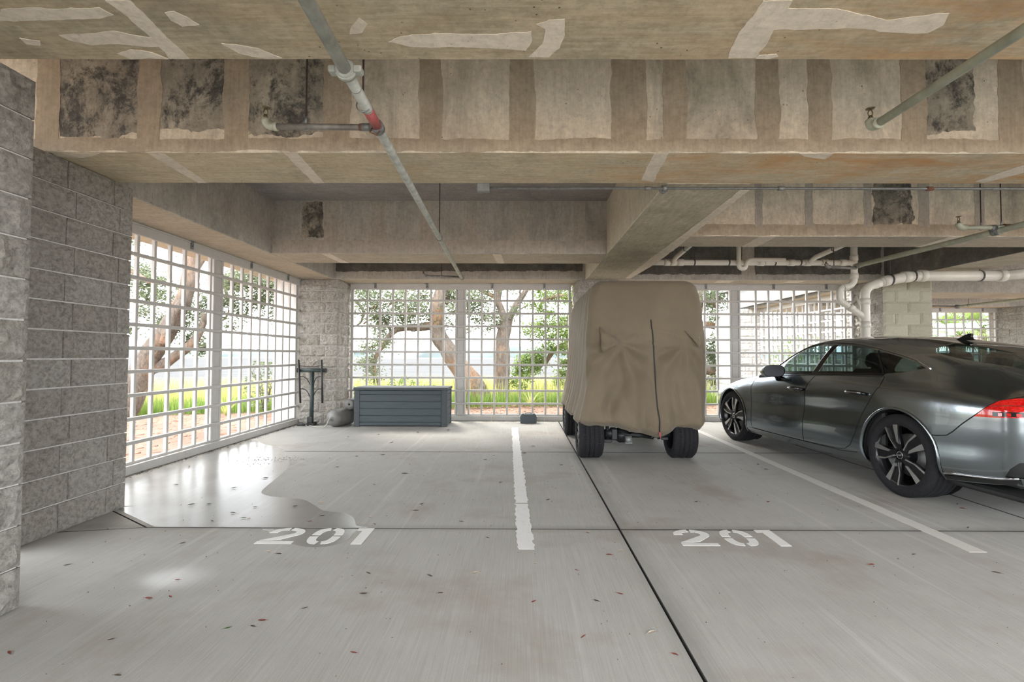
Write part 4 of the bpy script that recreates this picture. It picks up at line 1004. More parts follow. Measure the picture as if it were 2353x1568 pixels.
sprinkler_head((-1.408, 2.655, 2.545), e)
hanger(e, -1.185, 2.655, HS, 2.502, .0165); hanger(e, ax_(2.42) - .012, 2.42, HS, 2.5, .029)
hanger(e, ax_(5.2), 5.2, HS, 2.5, .0265)
# far tee
m = MB(); ring(m, seg(7.88), (-.033, 1, 0), .034, .06); m.tube([(ax_(7.88) - .03, 7.88, 2.515), (-1.55, 7.88, 2.535)], .016, 10); sub_inv(m.build('branch_pipe', PIPE_DARK, e), e)
m = MB(); m.tube(arc((-1.53, 7.88, 2.535), (-1.58, 7.88, 2.535), (-1.585, 7.88, 2.575), 4), .02, 10); sub_inv(m.build('elbow', PIPE_DARK, e), e)
sprinkler_head((-1.585, 7.88, 2.575), e); hanger(e, -1.29, 7.88, HS, 2.525, .016)

e = empty('sprinkler_pipe', (1.935, -.5, 2.5)); tag(e, 'faded green sprinkler pipe ending in a head at upper right', 'pipe', 'sprinkler pipes under the ceiling')
m = MB(); m.tube([(1.945, -.6, 2.5), (1.905, 2.60, 2.5)], .0225, 14); sub_inv(m.build('pipe_length', PIPE_GREEN, e), e)
m = MB(); m.tube([(1.905, 2.585, 2.5)] + arc((1.905, 2.62, 2.5), (1.905, 2.66, 2.5), (1.905, 2.66, 2.545), 5), .026, 12); ring(m, (1.905, 2.60, 2.5), (0, 1, 0), .031, .02); sub_inv(m.build('elbow', PIPE_GREEN, e), e)
sprinkler_head((1.905, 2.66, 2.545), e)
hanger(e, 1.93, .5, HS, 2.5, .0225)

e = empty('sprinkler_pipe', (4.75, 2.0, 2.5)); tag(e, 'pale sprinkler pipe with rusty tee beyond the covered cart', 'pipe', 'sprinkler pipes under the ceiling')
m = MB(); m.tube([(4.84, -.6, 2.5), (4.715, 4.87, 2.5), (4.60, 6.78, 2.5)], .030, 14); sub_inv(m.build('pipe_length', PIPE_GREEN, e), e)
m = MB(); ring(m, (4.715, 4.87, 2.5), (0, 1, 0), .04, .07); m.tube([(4.69, 4.855, 2.53), (4.64, 4.855, 2.53)], .03, 10); sub_inv(m.build('tee', STEEL, e), e)
m = MB(); ring(m, (4.80, 4.85, 2.535), (1, 0, 0), .034, .07); sub_inv(m.build('rusty_coupling', RUST, e), e)
m = MB(); m.tube([(5.3, 4.62, 2.56), (4.82, 4.85, 2.535), (4.37, 4.85, 2.530)], .021, 12); sub_inv(m.build('branch_pipe', PIPE_GREEN, e), e)
m = MB(); m.tube([(4.40, 4.85, 2.53)] + arc((4.375, 4.85, 2.53), (4.325, 4.85, 2.53), (4.325, 4.85, 2.575), 5), .029, 12); sub_inv(m.build('elbow', PIPE_GREEN, e), e)
sprinkler_head((4.325, 4.85, 2.578), e)
hanger(e, 4.545, 4.85, HS, 2.53, .021); hanger(e, 4.745, 4.85, HS, 2.535, .021)
m = MB(); ring(m, (4.61, 6.72, 2.5), (0, 1, 0), .036, .06); m.tube([(4.6, 6.75, 2.47), (4.22, 6.75, 2.485)], .020, 10); m.tube(arc((4.24, 6.75, 2.485), (4.19, 6.75, 2.485), (4.188, 6.75, 2.53), 4), .026, 10); sub_inv(m.build('branch_pipe', PIPE_DARK, e), e)
sprinkler_head((4.188, 6.75, 2.53), e); hanger(e, 4.295, 6.75, HS, 2.48, .02)

# conduit with junction boxes strapped behind the middle beam
e = empty('electrical_conduit', (-.31, 3.955, 2.61)); tag(e, 'thin metal conduit with a junction box along the middle beam', 'conduit')
m = MB(); m.tube([(-.27, 3.955, 2.612), (16, 3.955, 2.610)], .0105, 10); sub_inv(m.build('tube', STEEL, e), e)
m = MB(); m.bbox(-.365, -.262, 3.928, 3.985, 2.578, 2.652, .004); b = sub_inv(m.build('junction_box', STEEL, e), e)
m = MB(); m.bbox(-.360, -.290, 3.925, 3.929, 2.588, 2.642, .001); o = m.build('cover_plate', PIPE_DARK, b); o.matrix_parent_inverse = Matrix.Translation(-e.location)
m = MB(); ring(m, (1.155, 3.955, 2.611), (1, 0, 0), .025, .03); m.lathe([(0, 0), (.032, 0), (.032, .03), (0, .03)], (1.155, 3.97, 2.611), 'y', 12); sub_inv(m.build('round_box', STEEL, e), e)
for x, mt in ((1.02, STEEL), (3.30, RUST), (2.1, STEEL)):
    m = MB(); ring(m, (x, 3.955, 2.611), (1, 0, 0), .017, .05); sub_inv(m.build('fitting', mt, e), e)

# plastic drains at the back of the right bay
K = 7.75 / 8.1
def q(x, z, y=7.75): return (x * K, y, 1.25 + (z - 1.25) * K)
e = empty('drain_pipe', q(5.485, 2.8)); tag(e, 'thin white drain run with trap and zigzag drop above the grey car', 'pipe', 'white plastic drains')
m = MB(); m.tube([q(1.86, 2.80), q(2.42, 2.80), q(5.47, 2.80)], .044, 14); sub_inv(m.build('run', PVC, e), e)
for x in (2.40, 2.5, 2.62, 3.95, 4.45, 4.72, 5.0, 5.3):
    m = MB(); ring(m, q(x, 2.80), (1, 0, 0), .052, .10); sub_inv(m.build('coupling', PVC, e), e)
for x in (2.85, 3.42, 4.0, 4.18, 4.6):
    m = MB(); ring(m, q(x, 2.80), (1, 0, 0), .0475, .022); m.tube([q(x, 2.84), (x * K, 7.75, HS)], .006, 6); sub_inv(m.build('strap', ZIP, e), e)
m = MB(); m.tube([(3.557 * K, 7.68, HS)] + [q(3.555, 2.95, 7.68)] + arc(q(3.553, 2.78, 7.68), q(3.553, 2.68, 7.68), q(3.61, 2.69, 7.68), 4) + arc(q(3.615, 2.69, 7.68), q(3.67, 2.68, 7.68), q(3.672, 2.75, 7.68), 4) + arc(q(3.675, 2.76, 7.68), q(3.69, 2.835, 7.68), q(3.76, 2.835, 7.68), 4) + [q(4.32, 2.835, 7.70)], .034, 12); sub_inv(m.build('trap', PVC, e), e)
for x0 in (2.49, 4.73):
    m = MB(); m.tube([q(x0, 2.80), (x0 * K, 7.55, 2.78), (x0 * K, 6.23, 2.87)], .036, 12); sub_inv(m.build('branch', PVC, e), e)
    m = MB(); ring(m, (x0 * K, 7.1, 2.81), (0, 1, .06), .039, .02); sub_inv(m.build('strap', ZIP, e), e)
m = MB(); m.tube([(5.49 * K, 7.75, HS), q(5.485, 2.60)] + arc(q(5.485, 2.55), q(5.485, 2.43), q(5.36, 2.405), 5) + arc(q(5.32, 2.40), q(5.235, 2.38), q(5.235, 2.28), 5) + arc(q(5.235, 2.24), q(5.23, 2.17), q(5.30, 2.135), 5) + [q(5.60, 1.93), q(5.645, 1.88)], .049, 14); sub_inv(m.build('zigzag_drop', PVC, e), e)
for c, d in ((q(5.485, 2.88), (0, 0, 1)), (q(5.485, 2.58), (0, 0, 1)), (q(5.34, 2.40), (1, 0, .2)), (q(5.42, 2.055), (1, 0, -.66))):
    m = MB(); ring(m, c, d, .058, .085); sub_inv(m.build('coupling', PVC, e), e)
e = empty('drain_pipe', q(5.65, 0, 7.75)[:2] + (0,)); tag(e, 'thick white drain pipe bending along the yellowish pillar', 'pipe', 'white plastic drains')
m = MB(); m.tube([q(11, 2.75), q(8.274, 2.629), q(7.895, 2.592)], .082, 16); sub_inv(m.build('run', PVC, e), e)
m = MB(); m.tube([q(7.895, 2.592), q(6.609, 2.589), q(6.323, 2.567), q(5.999, 2.501), q(5.90, 2.475)], [.082, .082, .082, .076, .074], 16); sub_inv(m.build('run', PVC, e), e)
m = MB(); m.tube([q(5.90, 2.475), q(5.82, 2.443)] + arc(q(5.80, 2.437), q(5.655, 2.40), q(5.652, 2.25), 6) + [(5.652 * K, 7.75, 0.0)], [.074] * 2 + [.068] * 7 + [.062], 16); sub_inv(m.build('down_pipe', PVC, e), e)
for c, d, r in ((q(7.9, 2.592), (1, 0, 0), .092), (q(6.6, 2.589), (1, 0, 0), .092), (q(6.33, 2.567), (1, 0, .1), .09), (q(6.0, 2.502), (1, 0, .25), .084), (q(5.653, 2.16), (0, 0, 1), .073), (q(5.653, 1.78), (0, 0, 1), .076), (q(5.653, 1.3), (0, 0, 1), .072)):
    m = MB(); ring(m, c, d, r, .10); sub_inv(m.build('coupling', PVC, e), e)
for x, z in ((7.55, 2.59), (6.45, 2.58), (6.08, 2.52)):
    p = q(x, z); m = MB(); ring(m, p, (1, 0, .05), .088, .025); m.tube([(p[0], p[1], p[2] + .08), (p[0], p[1], HB if 6.6 < p[0] < 7.35 else HS)], .006, 6); sub_inv(m.build('strap', ZIP, e), e)

e = empty('sprinkler_pipe', (10.8, 9.0, 2.5)); tag(e, 'distant pale sprinkler pipe above the palm screen', 'pipe', 'sprinkler pipes under the ceiling')
m = MB(); m.tube([(10.8, 7.5, 2.5), (10.8, 12.25, 2.5)], .03, 12); sub_inv(m.build('pipe_length', PIPE_GREEN, e), e)
m = MB(); m.tube([(10.8, 12.2, 2.5), (9.6, 12.2, 2.52)], .02, 10); ring(m, (10.8, 12.2, 2.5), (0, 1, 0), .05, .08); sub_inv(m.build('branch_pipe', PIPE_DARK, e), e)
hanger(e, 10.8, 11.9, HS, 2.5, .03)
# ================================================================ deck box
BOX = simple('slate_resin_board', (.058, .072, .080), .55, var=.12, scale=14, bump=.12)
BOX2 = simple('slate_resin_frame', (.066, .076, .083), .85, var=.08, scale=14, bump=.08)
def woodgrain(name, color):
    t = NT(name); g = t.noise(t.mapping(scale=(1.2, 14, 26)), 3, 5, .6, .6)
    c = t.mix(t.ramp(g, [(.3, 0), (.7, 1)]), [x * .82 for x in color], [x * 1.15 for x in color])
    return t.out(c, .82, t.bump(g, .35, .004))
BOXB = woodgrain('slate_grained_board', (.062, .078, .086))
e = empty('deck_box', (-2.125, 8.65, 0)); tag(e, 'slate grey resin deck box with board sides and flat lid', 'storage box')
def part(name, mb, mat, parent, root=None):
    o = mb.build(name, mat, parent)
    o.matrix_parent_inverse = Matrix.Translation(-(root or parent).location)
    return o
x0, x1, y0, y1 = -2.94, -1.305, 8.65, 9.22
m = MB(); m.bbox(x0 + .05, x1 - .05, y0 + .03, y1 - .02, .012, .62, .004); part('body_core', m, BOX, e)
zs = [.012, .075, .192, .314, .437, .560, .632]
for i in range(6):
    m = MB(); m.bbox(x0 + .095, x1 - .105, y0 + .008, y0 + .04, zs[i] + .003, zs[i + 1] - .003, .006); part('board', m, BOXB, e)
    for xx in (x1 - .04, x0 + .008):
        m = MB(); m.bbox(xx, xx + .032, y0 + .09, y1 - .09, zs[i] + .003, zs[i + 1] - .003, .006); part('board', m, BOXB, e)
for (a, b) in ((x0, x0 + .10), (x1 - .10, x1)):
    m = MB(); m.bbox(a, b, y0, y0 + .095, 0, .638, .008); part('corner_post', m, BOX2, e)
    m = MB(); m.bbox(a, b, y1 - .095, y1, 0, .638, .008); part('corner_post', m, BOX2, e)
m = MB(); m.bbox(x0 - .012, x1 + .012, y0 - .018, y1 + .012, .636, .685, .010); lid = part('lid', m, BOX2, e)
m = MB(); m.bbox(x0 + .04, x1 - .04, y0 + .05, y1 - .05, .685, .692, .003)
part('lid_panel', m, BOXB, lid, e)
m = MB(); m.bbox(-2.16, -2.09, y0 - .001, y0 + .012, .602, .632, .004); part('latch', m, BOX, e)

# ================================================================ two grey boat fenders
FEND = simple('grey_vinyl_fender', (.15, .145, .135), .5, var=.22, scale=10, bump=.1)
ROPE = simple('pale_rope', (.42, .40, .35), .9, var=.2, scale=90)
e = empty('boat_fender', (-3.20, 8.79, 0)); tag(e, 'large grey cylindrical boat fender lying beside the deck box', 'boat fender', 'boat fenders')
ang = math.radians(70)
prof = [(.0, -.30), (.02, -.30), (.03, -.272), (.075, -.268), (.125, -.245), (.148, -.20), (.152, -.10), (.152, .10), (.148, .20), (.125, .24), (.075, .268), (.03, .272), (.02, .30), (0, .30)]
m = MB(); m.lathe(prof, (0, 0, 0), 'x', 28)
b = m.build('fender_body', FEND, e); b.matrix_local = Matrix.Translation((0, 0, .153)) @ Matrix.Rotation(ang, 4, 'Z')
m = MB(); m.tube([(-3.30, 8.515, .155), (-3.315, 8.48, .13), (-3.34, 8.47, .06), (-3.39, 8.48, .012), (-3.52, 8.52, .009), (-3.66, 8.62, .009), (-3.72, 8.66, .009)], .008, 7); part('rope', m, ROPE, e)
e = empty('boat_fender', (-3.05, 8.93, 0)); tag(e, 'small grey ring-ended fender wedged between large fender and box', 'boat fender', 'boat fenders')
prof = [(.018, -.20), (.05, -.205), (.088, -.19), (.1, -.15), (.1, .15), (.088, .19), (.05, .205), (.018, .20)]
m = MB(); m.lathe(prof, (0, 0, 0), 'y', 24); m.lathe([(.018, -.2), (.018, .2)], (0, 0, 0), 'y', 12)
b = m.build('fender_body', FEND, e); b.matrix_local = Matrix.Translation((0, 0, .378))

# ================================================================ green steel rack in the corner
GREEN_STEEL = simple('dark_green_steel', (.040, .058, .056), .45, .1, var=.15, scale=20)
BLACK_PL = simple('black_plastic', (.022, .022, .023), .5, var=.2, scale=40)
e = empty('upright_rack', (-3.735, 8.78, 0)); tag(e, 'dark green T-shaped rack with two hanging clip rods', 'rack')
m = MB(); m.tube([(-3.737, 8.78, .02), (-3.737, 8.78, .95)], .036, 16); part('post', m, GREEN_STEEL, e)
m = MB(); m.tube([(-3.985, 8.78, .98), (-3.505, 8.78, .98)], .036, 16); part('crossbar', m, GREEN_STEEL, e)
for xx in (-3.992, -3.498):
    m = MB(); ring(m, (xx, 8.78, .98), (1, 0, 0), .040, .024); part('end_cap', m, BLACK_PL, e)
m = MB(); m.bbox(-3.80, -3.67, 8.72, 8.86, 0, .06, .01); m.bbox(-3.79, -3.695, 8.70, 8.76, .05, .16, .01); part('foot_bracket', m, BLACK_PL, e)
m = MB(); m.tube([(-3.80, 8.68, .02), (-3.86, 8.66, .03), (-3.95, 8.70, .02)], .018, 8); m.tube([(-3.97, 8.72, .02), (-3.86, 8.70, .045), (-3.80, 8.66, .015)], .010, 6); part('base_clutter', m, BLACK_PL, e)
for xa, xb in ((-3.962, -3.918), (-3.552, -3.528)):
    m = MB(); m.tube([(xa, 8.73, 1.17), (xb, 8.73, .40)], .017, 10); rod = part('rod', m, BLACK_PL, e)
    for z in (1.10, .86, .64, .46):
        x = xa + (xb - xa) * (1.17 - z) / .77
        m = MB(); m.bbox(x - .026, x + .026, 8.705, 8.755, z - .024, z + .024, .006); m.tube([(x, 8.71, z), (x + .035, 8.69, z + .012), (x + .05, 8.68, z + .03)], .007, 6); part('clip', m, BLACK_PL, rod, e)
    s = 1 if xa < -3.7 else -1
    for z in (.86, .64):
        x = xa + (xb - xa) * (1.17 - z) / .77
        m = MB(); m.tube(arc((x, 8.74, z + .01), (x + s * .12, 8.74, z + .04), (-3.737 - s * .03, 8.77, z - .14), 8), .007, 6); part('cable', m, BLACK_PL, e)
m = MB(); m.tube(arc((-3.955, 8.74, 1.07), (-3.75, 8.74, 1.02), (-3.55, 8.74, 1.07), 8), .004, 5); part('cord', m, BLACK_PL, e)

# ================================================================ small tool case
CASE = simple('dark_green_case_plastic', (.055, .072, .078), .5, var=.1, scale=30, bump=.08)
e = empty('tool_case', (.132, 9.22, 0)); tag(e, 'small dark plastic case standing against the back lattice rail', 'tool case')
m = MB(); prof = [(-.145, 0), (.145, 0), (.150, .085), (-.150, .085)]
m.prism([(-.142, 0), (.142, 0), (.150, .012), (.152, .088), (-.152, .088), (-.150, .012)], lambda u, v: (.132 + u, 9.14, v), (0, .16, 0)); part('case_body', m, CASE, e)
m = MB(); m.prism([(-.158, .088), (.158, .088), (.158, .104), (.148, .13), (.128, .168), (-.128, .168), (-.148, .13), (-.158, .104)], lambda u, v: (.132 + u, 9.135, v), (0, .17, 0)); cl = part('case_lid', m, CASE, e)
for s in (-.1, .1):
    m = MB(); m.bbox(.132 + s - .017, .132 + s + .017, 9.128, 9.30, .160, .176, .005); part('latch', m, BLACK_PL, e)
m = MB(); m.tube([(.132 - .06, 9.22, .168), (.132 - .05, 9.22, .182), (.132 + .05, 9.22, .182), (.132 + .06, 9.22, .168)], .007, 8); part('handle', m, BLACK_PL, e)
for s in (-1, 1):
    m = MB(); m.bbox(.132 + s * .158 - .006, .132 + s * .158 + .006, 9.15, 9.20, .085, .125, .003); part('side_clip', m, PVC, e)

# ================================================================ covered golf cart
def cover_material():
    t = NT('tan_canvas_cover'); o = t.co.outputs['Object']
    w = t.noise(t.mapping(scale=(1, 1, 1)), 240, 2, .5); n = t.noise(o, 1.6, 4)
    c = t.mix(t.ramp(n, [(.3, 0), (.7, 1)]), (.142, .110, .070), (.175, .137, .089))
    c = t.mix(.25, c, t.ramp(w, [(.3, .8), (.7, 1)]), 'MULTIPLY')
    cr = t.noise(t.mapping(scale=(2, 2, .7)), 5.5, 5, .6, 1.2)
    return t.out(c, .8, t.bump(cr, .35, .03, t.bump(w, .15, .002)), **{'Sheen_Weight': .2})
COVER = cover_material()
CY = 7.06
e = empty('cart_cover', (1.46, CY, 0)); tag(e, 'tan canvas storage cover draped over the golf cart', 'cart cover')
#        z     xl    xr    yr    yf
rings = [(2.185, 1.06, 1.92, 6.10, 7.90), (2.178, .965, 2.02, 5.98, 8.02), (2.15, .905, 2.08, 5.93, 8.08), (2.09, .865, 2.122, 5.90, 8.12), (1.98, .835, 2.15, 5.885, 8.15),
         (1.84, .815, 2.175, 5.875, 8.16), (1.65, .80, 2.195, 5.87, 8.17), (1.50, .79, 2.21, 5.87, 8.19), (1.35, .785, 2.215, 5.87, 8.22), (1.22, .78, 2.21, 5.865, 8.25), (1.08, .775, 2.20, 5.86, 8.27),
         (.92, .76, 2.19, 5.85, 8.29), (.77, .735, 2.18, 5.845, 8.30), (.65, .71, 2.17, 5.84, 8.30), (.55, .685, 2.165, 5.84, 8.30), (.47, .67, 2.175, 5.845, 8.29), (.41, .68, 2.165, 5.87, 8.27)]
def ringval(z, k):
    for i in range(len(rings) - 1):
        a, b = rings[i], rings[i + 1]
        if b[0] <= z <= a[0]:
            t = (a[0] - z) / (a[0] - b[0]); t = t * t * (3 - 2 * t) * .5 + t * .5
            return a[k] + (b[k] - a[k]) * t
    return rings[0][k] if z > rings[0][0] else rings[-1][k]
def hem(x, y, face):
    if face == 'rear':
        pts = [(.6, .455), (.8, .415), (1.0, .41), (1.15, .395), (1.30, .35), (1.43, .325), (1.55, .295), (1.63, .27), (1.70, .31), (1.82, .36), (2.0, .375), (2.1, .37), (2.2, .43)]
        for i in range(len(pts) - 1):
            if pts[i][0] <= x <= pts[i + 1][0]:
                t = (x - pts[i][0]) / (pts[i + 1][0] - pts[i][0]); return pts[i][1] + (pts[i + 1][1] - pts[i][1]) * t
        return pts[0][1] if x < 1 else pts[-1][1]
    return .44 + .03 * math.sin(y * 5.1) + (.0 if face == 'left' else .01)
NT_, NV = 190, 84
def cover_pt(s, v):
    """s in [0,4): rear(L->R), right, front, left.  v 0 top .. 1 hem"""
    f = int(s) % 4; u = s - int(s)
    z = 2.185 - (2.185 - .41) * v
    xl, xr, yr, yf = (ringval(z, k) for k in (1, 2, 3, 4))
    rc = .10 if z > 2.0 else .085
    # point on a rounded rectangle, arc-length-ish per side
    def side(u, a, b):
        t = u
        return a + (b - a) * t
    face = ('rear', 'right', 'front', 'left')[f]
    if f == 0: x, y = side(u, xl, xr), yr
    elif f == 1: x, y = xr, side(u, yr, yf)
    elif f == 2: x, y = side(u, xr, xl), yf
    else: x, y = xl, side(u, yf, yr)
    # round the corners
    dx = min(x - xl, xr - x); dy = min(y - yr, yf - y)
    if dx < rc and dy < rc:
        cx = xl + rc if x - xl < xr - x else xr - rc; cy = yr + rc if y - yr < yf - y else yf - rc
        d = Vector((x - cx, y - cy)); 
        if d.length > 1e-6:
            d.normalize(); x, y = cx + d.x * rc, cy + d.y * rc
    h = hem(x, y, face)
    if v > .55:       # stretch lower part down to the hem line
        k = (v - .55) / .45
        z0 = 2.185 - (2.185 - .41) * .55
        z = z0 + (h - z0) * k
    nx, ny = {'rear': (0, -1), 'right': (1, 0), 'front': (0, 1), 'left': (-1, 0)}[face]
    # drape folds, stronger near the hem
    low = max(0, (1.7 - z) / 1.3)
    q = x * 1.0 if f in (0, 2) else y
    fold = (.030 * math.sin(q * 15 + 1.3 * math.sin(z * 3)) + .016 * math.sin(q * 33 + 2 * z)) * low ** 1.2
    if f == 3: fold = (.026 * math.sin(q * 21 + z * .8) + .014 * math.sin(q * 43 - z)) * (.35 + low * .6)
    if f == 0:
        # cloth pulled over the seat backs: creases fan out from two points
        for cx, cz, sg in ((1.17, 1.41, -1), (1.95, 1.40, 1)):
            dxx, dz = x - cx, z - cz; r = math.hypot(dxx, dz); a = math.atan2(dxx, -dz)
            if dz < .15: fold += .036 * math.sin(a * 8 + sg) * math.exp(-((r - .45) / .40) ** 2) * (1 if dz < 0 else .4)
            fold += .06 * math.exp(-(r / .17) ** 2)
        # long diagonal pulls from the left seat down to the corner
        dg = (x - .8) * .83 + (z - .6) * -.55
        fold += .030 * math.sin(dg * 26) * math.exp(-((x - 1.0) / .22) ** 2 - ((z - .85) / .32) ** 2)
        fold += .022 * math.sin((x + z * .35) * 24) * math.exp(-((x - 2.0) / .2) ** 2 - ((z - .75) / .4) ** 2)
        fold += .045 * math.exp(-((z - .50) / .09) ** 2) * (.5 + .5 * math.sin(x * 12 + .6))      # billow above the elastic
    fold += .012 * mnoise.noise(Vector((x * 4, y * 4, z * 3.0)))
    # sewn seam band
    if abs(z - 1.70) < .02: fold -= .006
    if v > .97: fold -= .05 * (v - .97) / .03
    if z > 2.12: fold *= .15
    return Vector((x + nx * fold, y + ny * fold, z))
m = MB(); vs = []; fs = []
for j in range(NV + 1):
    v = j / NV; 
    for i in range(NT_): vs.append(cover_pt(4 * i / NT_, v))
for j in range(NV):
    for i in range(NT_):
        i2 = (i + 1) % NT_; fs.append((j * NT_ + i, j * NT_ + i2, (j + 1) * NT_ + i2, (j + 1) * NT_ + i))
c0 = len(vs)                                  # roof: sag slightly to the middle
for s in (.75, .5, .25):
    for i in range(NT_):
        p = vs[i]; c = Vector((1.49, 7.0, 2.185)); vs.append(c + (p - c) * s + Vector((0, 0, .012 * (1 - s))))
vs.append(Vector((1.49, 7.0, 2.20)))
for i in range(NT_):
    i2 = (i + 1) % NT_
    fs.append((i2, i, c0 + i, c0 + i2)); fs.append((c0 + i2, c0 + i, c0 + NT_ + i, c0 + NT_ + i2)); fs.append((c0 + NT_ + i2, c0 + NT_ + i, c0 + 2 * NT_ + i, c0 + 2 * NT_ + i2)); fs.append((c0 + 2 * NT_ + i2, c0 + 2 * NT_ + i, len(vs) - 1))
m.add(vs, fs, 0, True); cv = part('canvas', m, COVER, e)
def rear_y(x, z):
    """surface of the rear face at x,z (search v)"""
    xl, xr = ringval(max(z, .41), 1), ringval(max(z, .41), 2); u = min(.999, max(0.001, (x - xl) / (xr - xl)))
    lo, hi = 0.0, 1.0
    for k in range(26):
        md = (lo + hi) / 2
        if cover_pt(u, md).z > z: lo = md
        else: hi = md
    return cover_pt(u, (lo + hi) / 2).y
ZIPM = simple('black_zip_tape', (.018, .017, .016), .6)
zp = [(1.545, 1.685), (1.552, 1.60), (1.566, 1.50), (1.572, 1.40), (1.578, 1.28), (1.586, 1.12), (1.594, .96), (1.602, .80), (1.610, .66), (1.618, .54), (1.626, .43), (1.634, .33)]
pts = []
for i in range(len(zp) - 1):
    for k in range(4):
        t = k / 4; x = zp[i][0] + (zp[i + 1][0] - zp[i][0]) * t; z = zp[i][1] + (zp[i + 1][1] - zp[i][1]) * t
        pts.append((x, rear_y(x, z) - .002, z))
m = MB(); m.tube(pts, .0085, 6); part('zip', m, ZIPM, e)
m = MB(); m.tube([pts[-1], (pts[-1][0] + .004, pts[-1][1] - .01, pts[-1][2] - .05)], .012, 8); m.tube([(pts[-1][0] + .004, pts[-1][1] - .012, pts[-1][2] - .05), (pts[-1][0] + .012, pts[-1][1] - .012, pts[-1][2] - .075)], .006, 6); part('zip_pull', m, RED_PAINT, e)
sm = []
for i in range(60):
    x = .87 + (2.13 - .87) * i / 59; sm.append((x, rear_y(x, 1.705) + .001, 1.705))
m = MB(); m.tube(sm, .0035, 5); part('seam', m, COVER, e)
def vent(tri, name='vent_flap'):
    m = MB(); n = 7; vs = []; fs = []; idx = {}
    a, b, c = (Vector(t) for t in tri)
    for i in range(n + 1):
        for j in range(n + 1 - i):
            u, w = i / n, j / n; p = a + (b - a) * u + (c - a) * w; lift = .006 + .05 * w
            idx[(i, j)] = len(vs); vs.append((p.x, rear_y(p.x, p.y) - lift, p.y))
    for i in range(n):
        for j in range(n - i):
            fs.append((idx[(i, j)], idx[(i + 1, j)], idx[(i, j + 1)]))
            if i + j < n - 1: fs.append((idx[(i + 1, j)], idx[(i + 1, j + 1)], idx[(i, j + 1)]))
    m.add(vs, fs, 0, True); o = part(name, m, COVER, e)
    s = o.modifiers.new('thickness', 'SOLIDIFY'); s.thickness = .004
vent([(.935, 1.60), (1.175, 1.42), (.94, 1.285)]); vent([(1.93, 1.55), (2.12, 1.48), (2.10, 1.35)])

# the cart itself under the cover
TYRE = simple('tyre_rubber', (.016, .016, .018), .85, var=.25, scale=40, bump=.15, Specular_IOR_Level=.25)
RIM_SILVER = simple('machined_alloy', (.62, .62, .62), .28, 1.0, var=.05)
RIM_BLACK = simple('gloss_black_alloy', (.012, .012, .014), .25, .2, var=.1)
CHASSIS = simple('black_chassis_steel', (.02, .02, .021), .5, .3, var=.25, scale=30)
cart = empty('golf_cart', (1.40, CY, 0)); tag(cart, 'lifted golf cart with black tyres hidden under the cover', 'golf cart')
def tyre_mb(r, w, rim, grooves, n=48, blocks=True):
    hw = w / 2
    prof = [(rim, -hw * .86), (rim + .02, -hw * .97), (rim + (r - rim) * .5, -hw * 1.0), (r - .022, -hw * .93), (r - .006, -hw * .80)]
    k = grooves
    for g in range(k):
        c = -hw * .72 + (1.44 * hw) * (g + .5) / k
        prof += [(r, c - .022 * w / .3 - .012), (r, c - .006), (r - .009, c - .005), (r - .009, c + .005), (r, c + .006)]
    prof += [(r - .006, hw * .80), (r - .022, hw * .93), (rim + (r - rim) * .5, hw), (rim + .02, hw * .97), (rim, hw * .86)]
    prof = prof[:5] + sorted(prof[5:-5], key=lambda p: p[1]) + prof[-5:]
    m = MB(); m.lathe(prof, (0, 0, 0), 'x', n)
    return m
_tm = tyre_mb(.275, .30, .175, 4).mesh('tyre', TYRE)
mm = MB()
for k in range(56):    # sipes across the tread
    a = 2 * P * k / 56
    for c in (-.085, 0.0, .085):
        R = Matrix.Rotation(a, 4, 'X'); b = MB(); b.box(c - .028, c + .028, -.004, .004, .270, .2765)
        mm.add([R @ Vector(v) for v in b.v], b.f)
_sip = mm.mesh('tread_block', TYRE)
rb = MB(); rb.lathe([(.178, -.13), (.176, -.11), (.160, -.09), (.158, .06), (.16, .12), (.178, .13)], (0, 0, 0), 'x', 40); rb.lathe([(0, -.03), (.155, -.03)], (0, 0, 0), 'x', 24)
_rimb = rb.mesh('rim_barrel', RIM_BLACK)
def spoke_cart():
    b = MB(); b.bbox(-.128, -.09, -.012, .012, .03, .172, .004); return b
for (wx, wy) in ((.842, 6.13), (1.965, 6.13), (.825, 7.86), (1.95, 7.86)):
    w = empty('wheel', (0, 0, 0)); w.parent = cart; w.location = (wx - 1.40, wy - CY, .275)
    w.rotation_euler = (0, 0, 0 if wx < 1.4 else P)
    inst('tyre', _tm, w); inst('tread', _sip, w)['kind'] = 'stuff'; inst('rim_barrel', _rimb, w)
    for k in range(7):
        for d in (-.16, .16):
            o = inst('spoke', None, w) if False else None
            b = MB(); b.prism([(-.010, .04), (.010, .04), (.007 + d * .32, .170), (-.009 + d * .32, .170)], lambda u, v: (-.128, u, v), (.03, 0, 0))
            me = b.mesh('spoke', RIM_SILVER); inst('spoke', me, w, Matrix.Rotation(2 * P * k / 7 + d * .4, 4, 'X'))
    h = MB(); h.lathe([(0, -.132), (.026, -.130), (.034, -.12), (.036, -.03)], (0, 0, 0), 'x', 16); inst('hub_cap', h.mesh('hub_cap', RIM_BLACK), w)
def cpart(name, mb, mat, parent=cart):
    o = mb.build(name, mat, parent); o.matrix_parent_inverse = Matrix.Translation(-cart.location); return o
m = MB(); m.tube([(.99, 6.13, .275), (1.82, 6.13, .275)], .036, 12); m.lathe([(0, -.09), (.06, -.085), (.095, -.03), (.095, .03), (.06, .085), (0, .09)], (1.24, 6.13, .275), 'x', 18); cpart('rear_axle', m, CHASSIS)
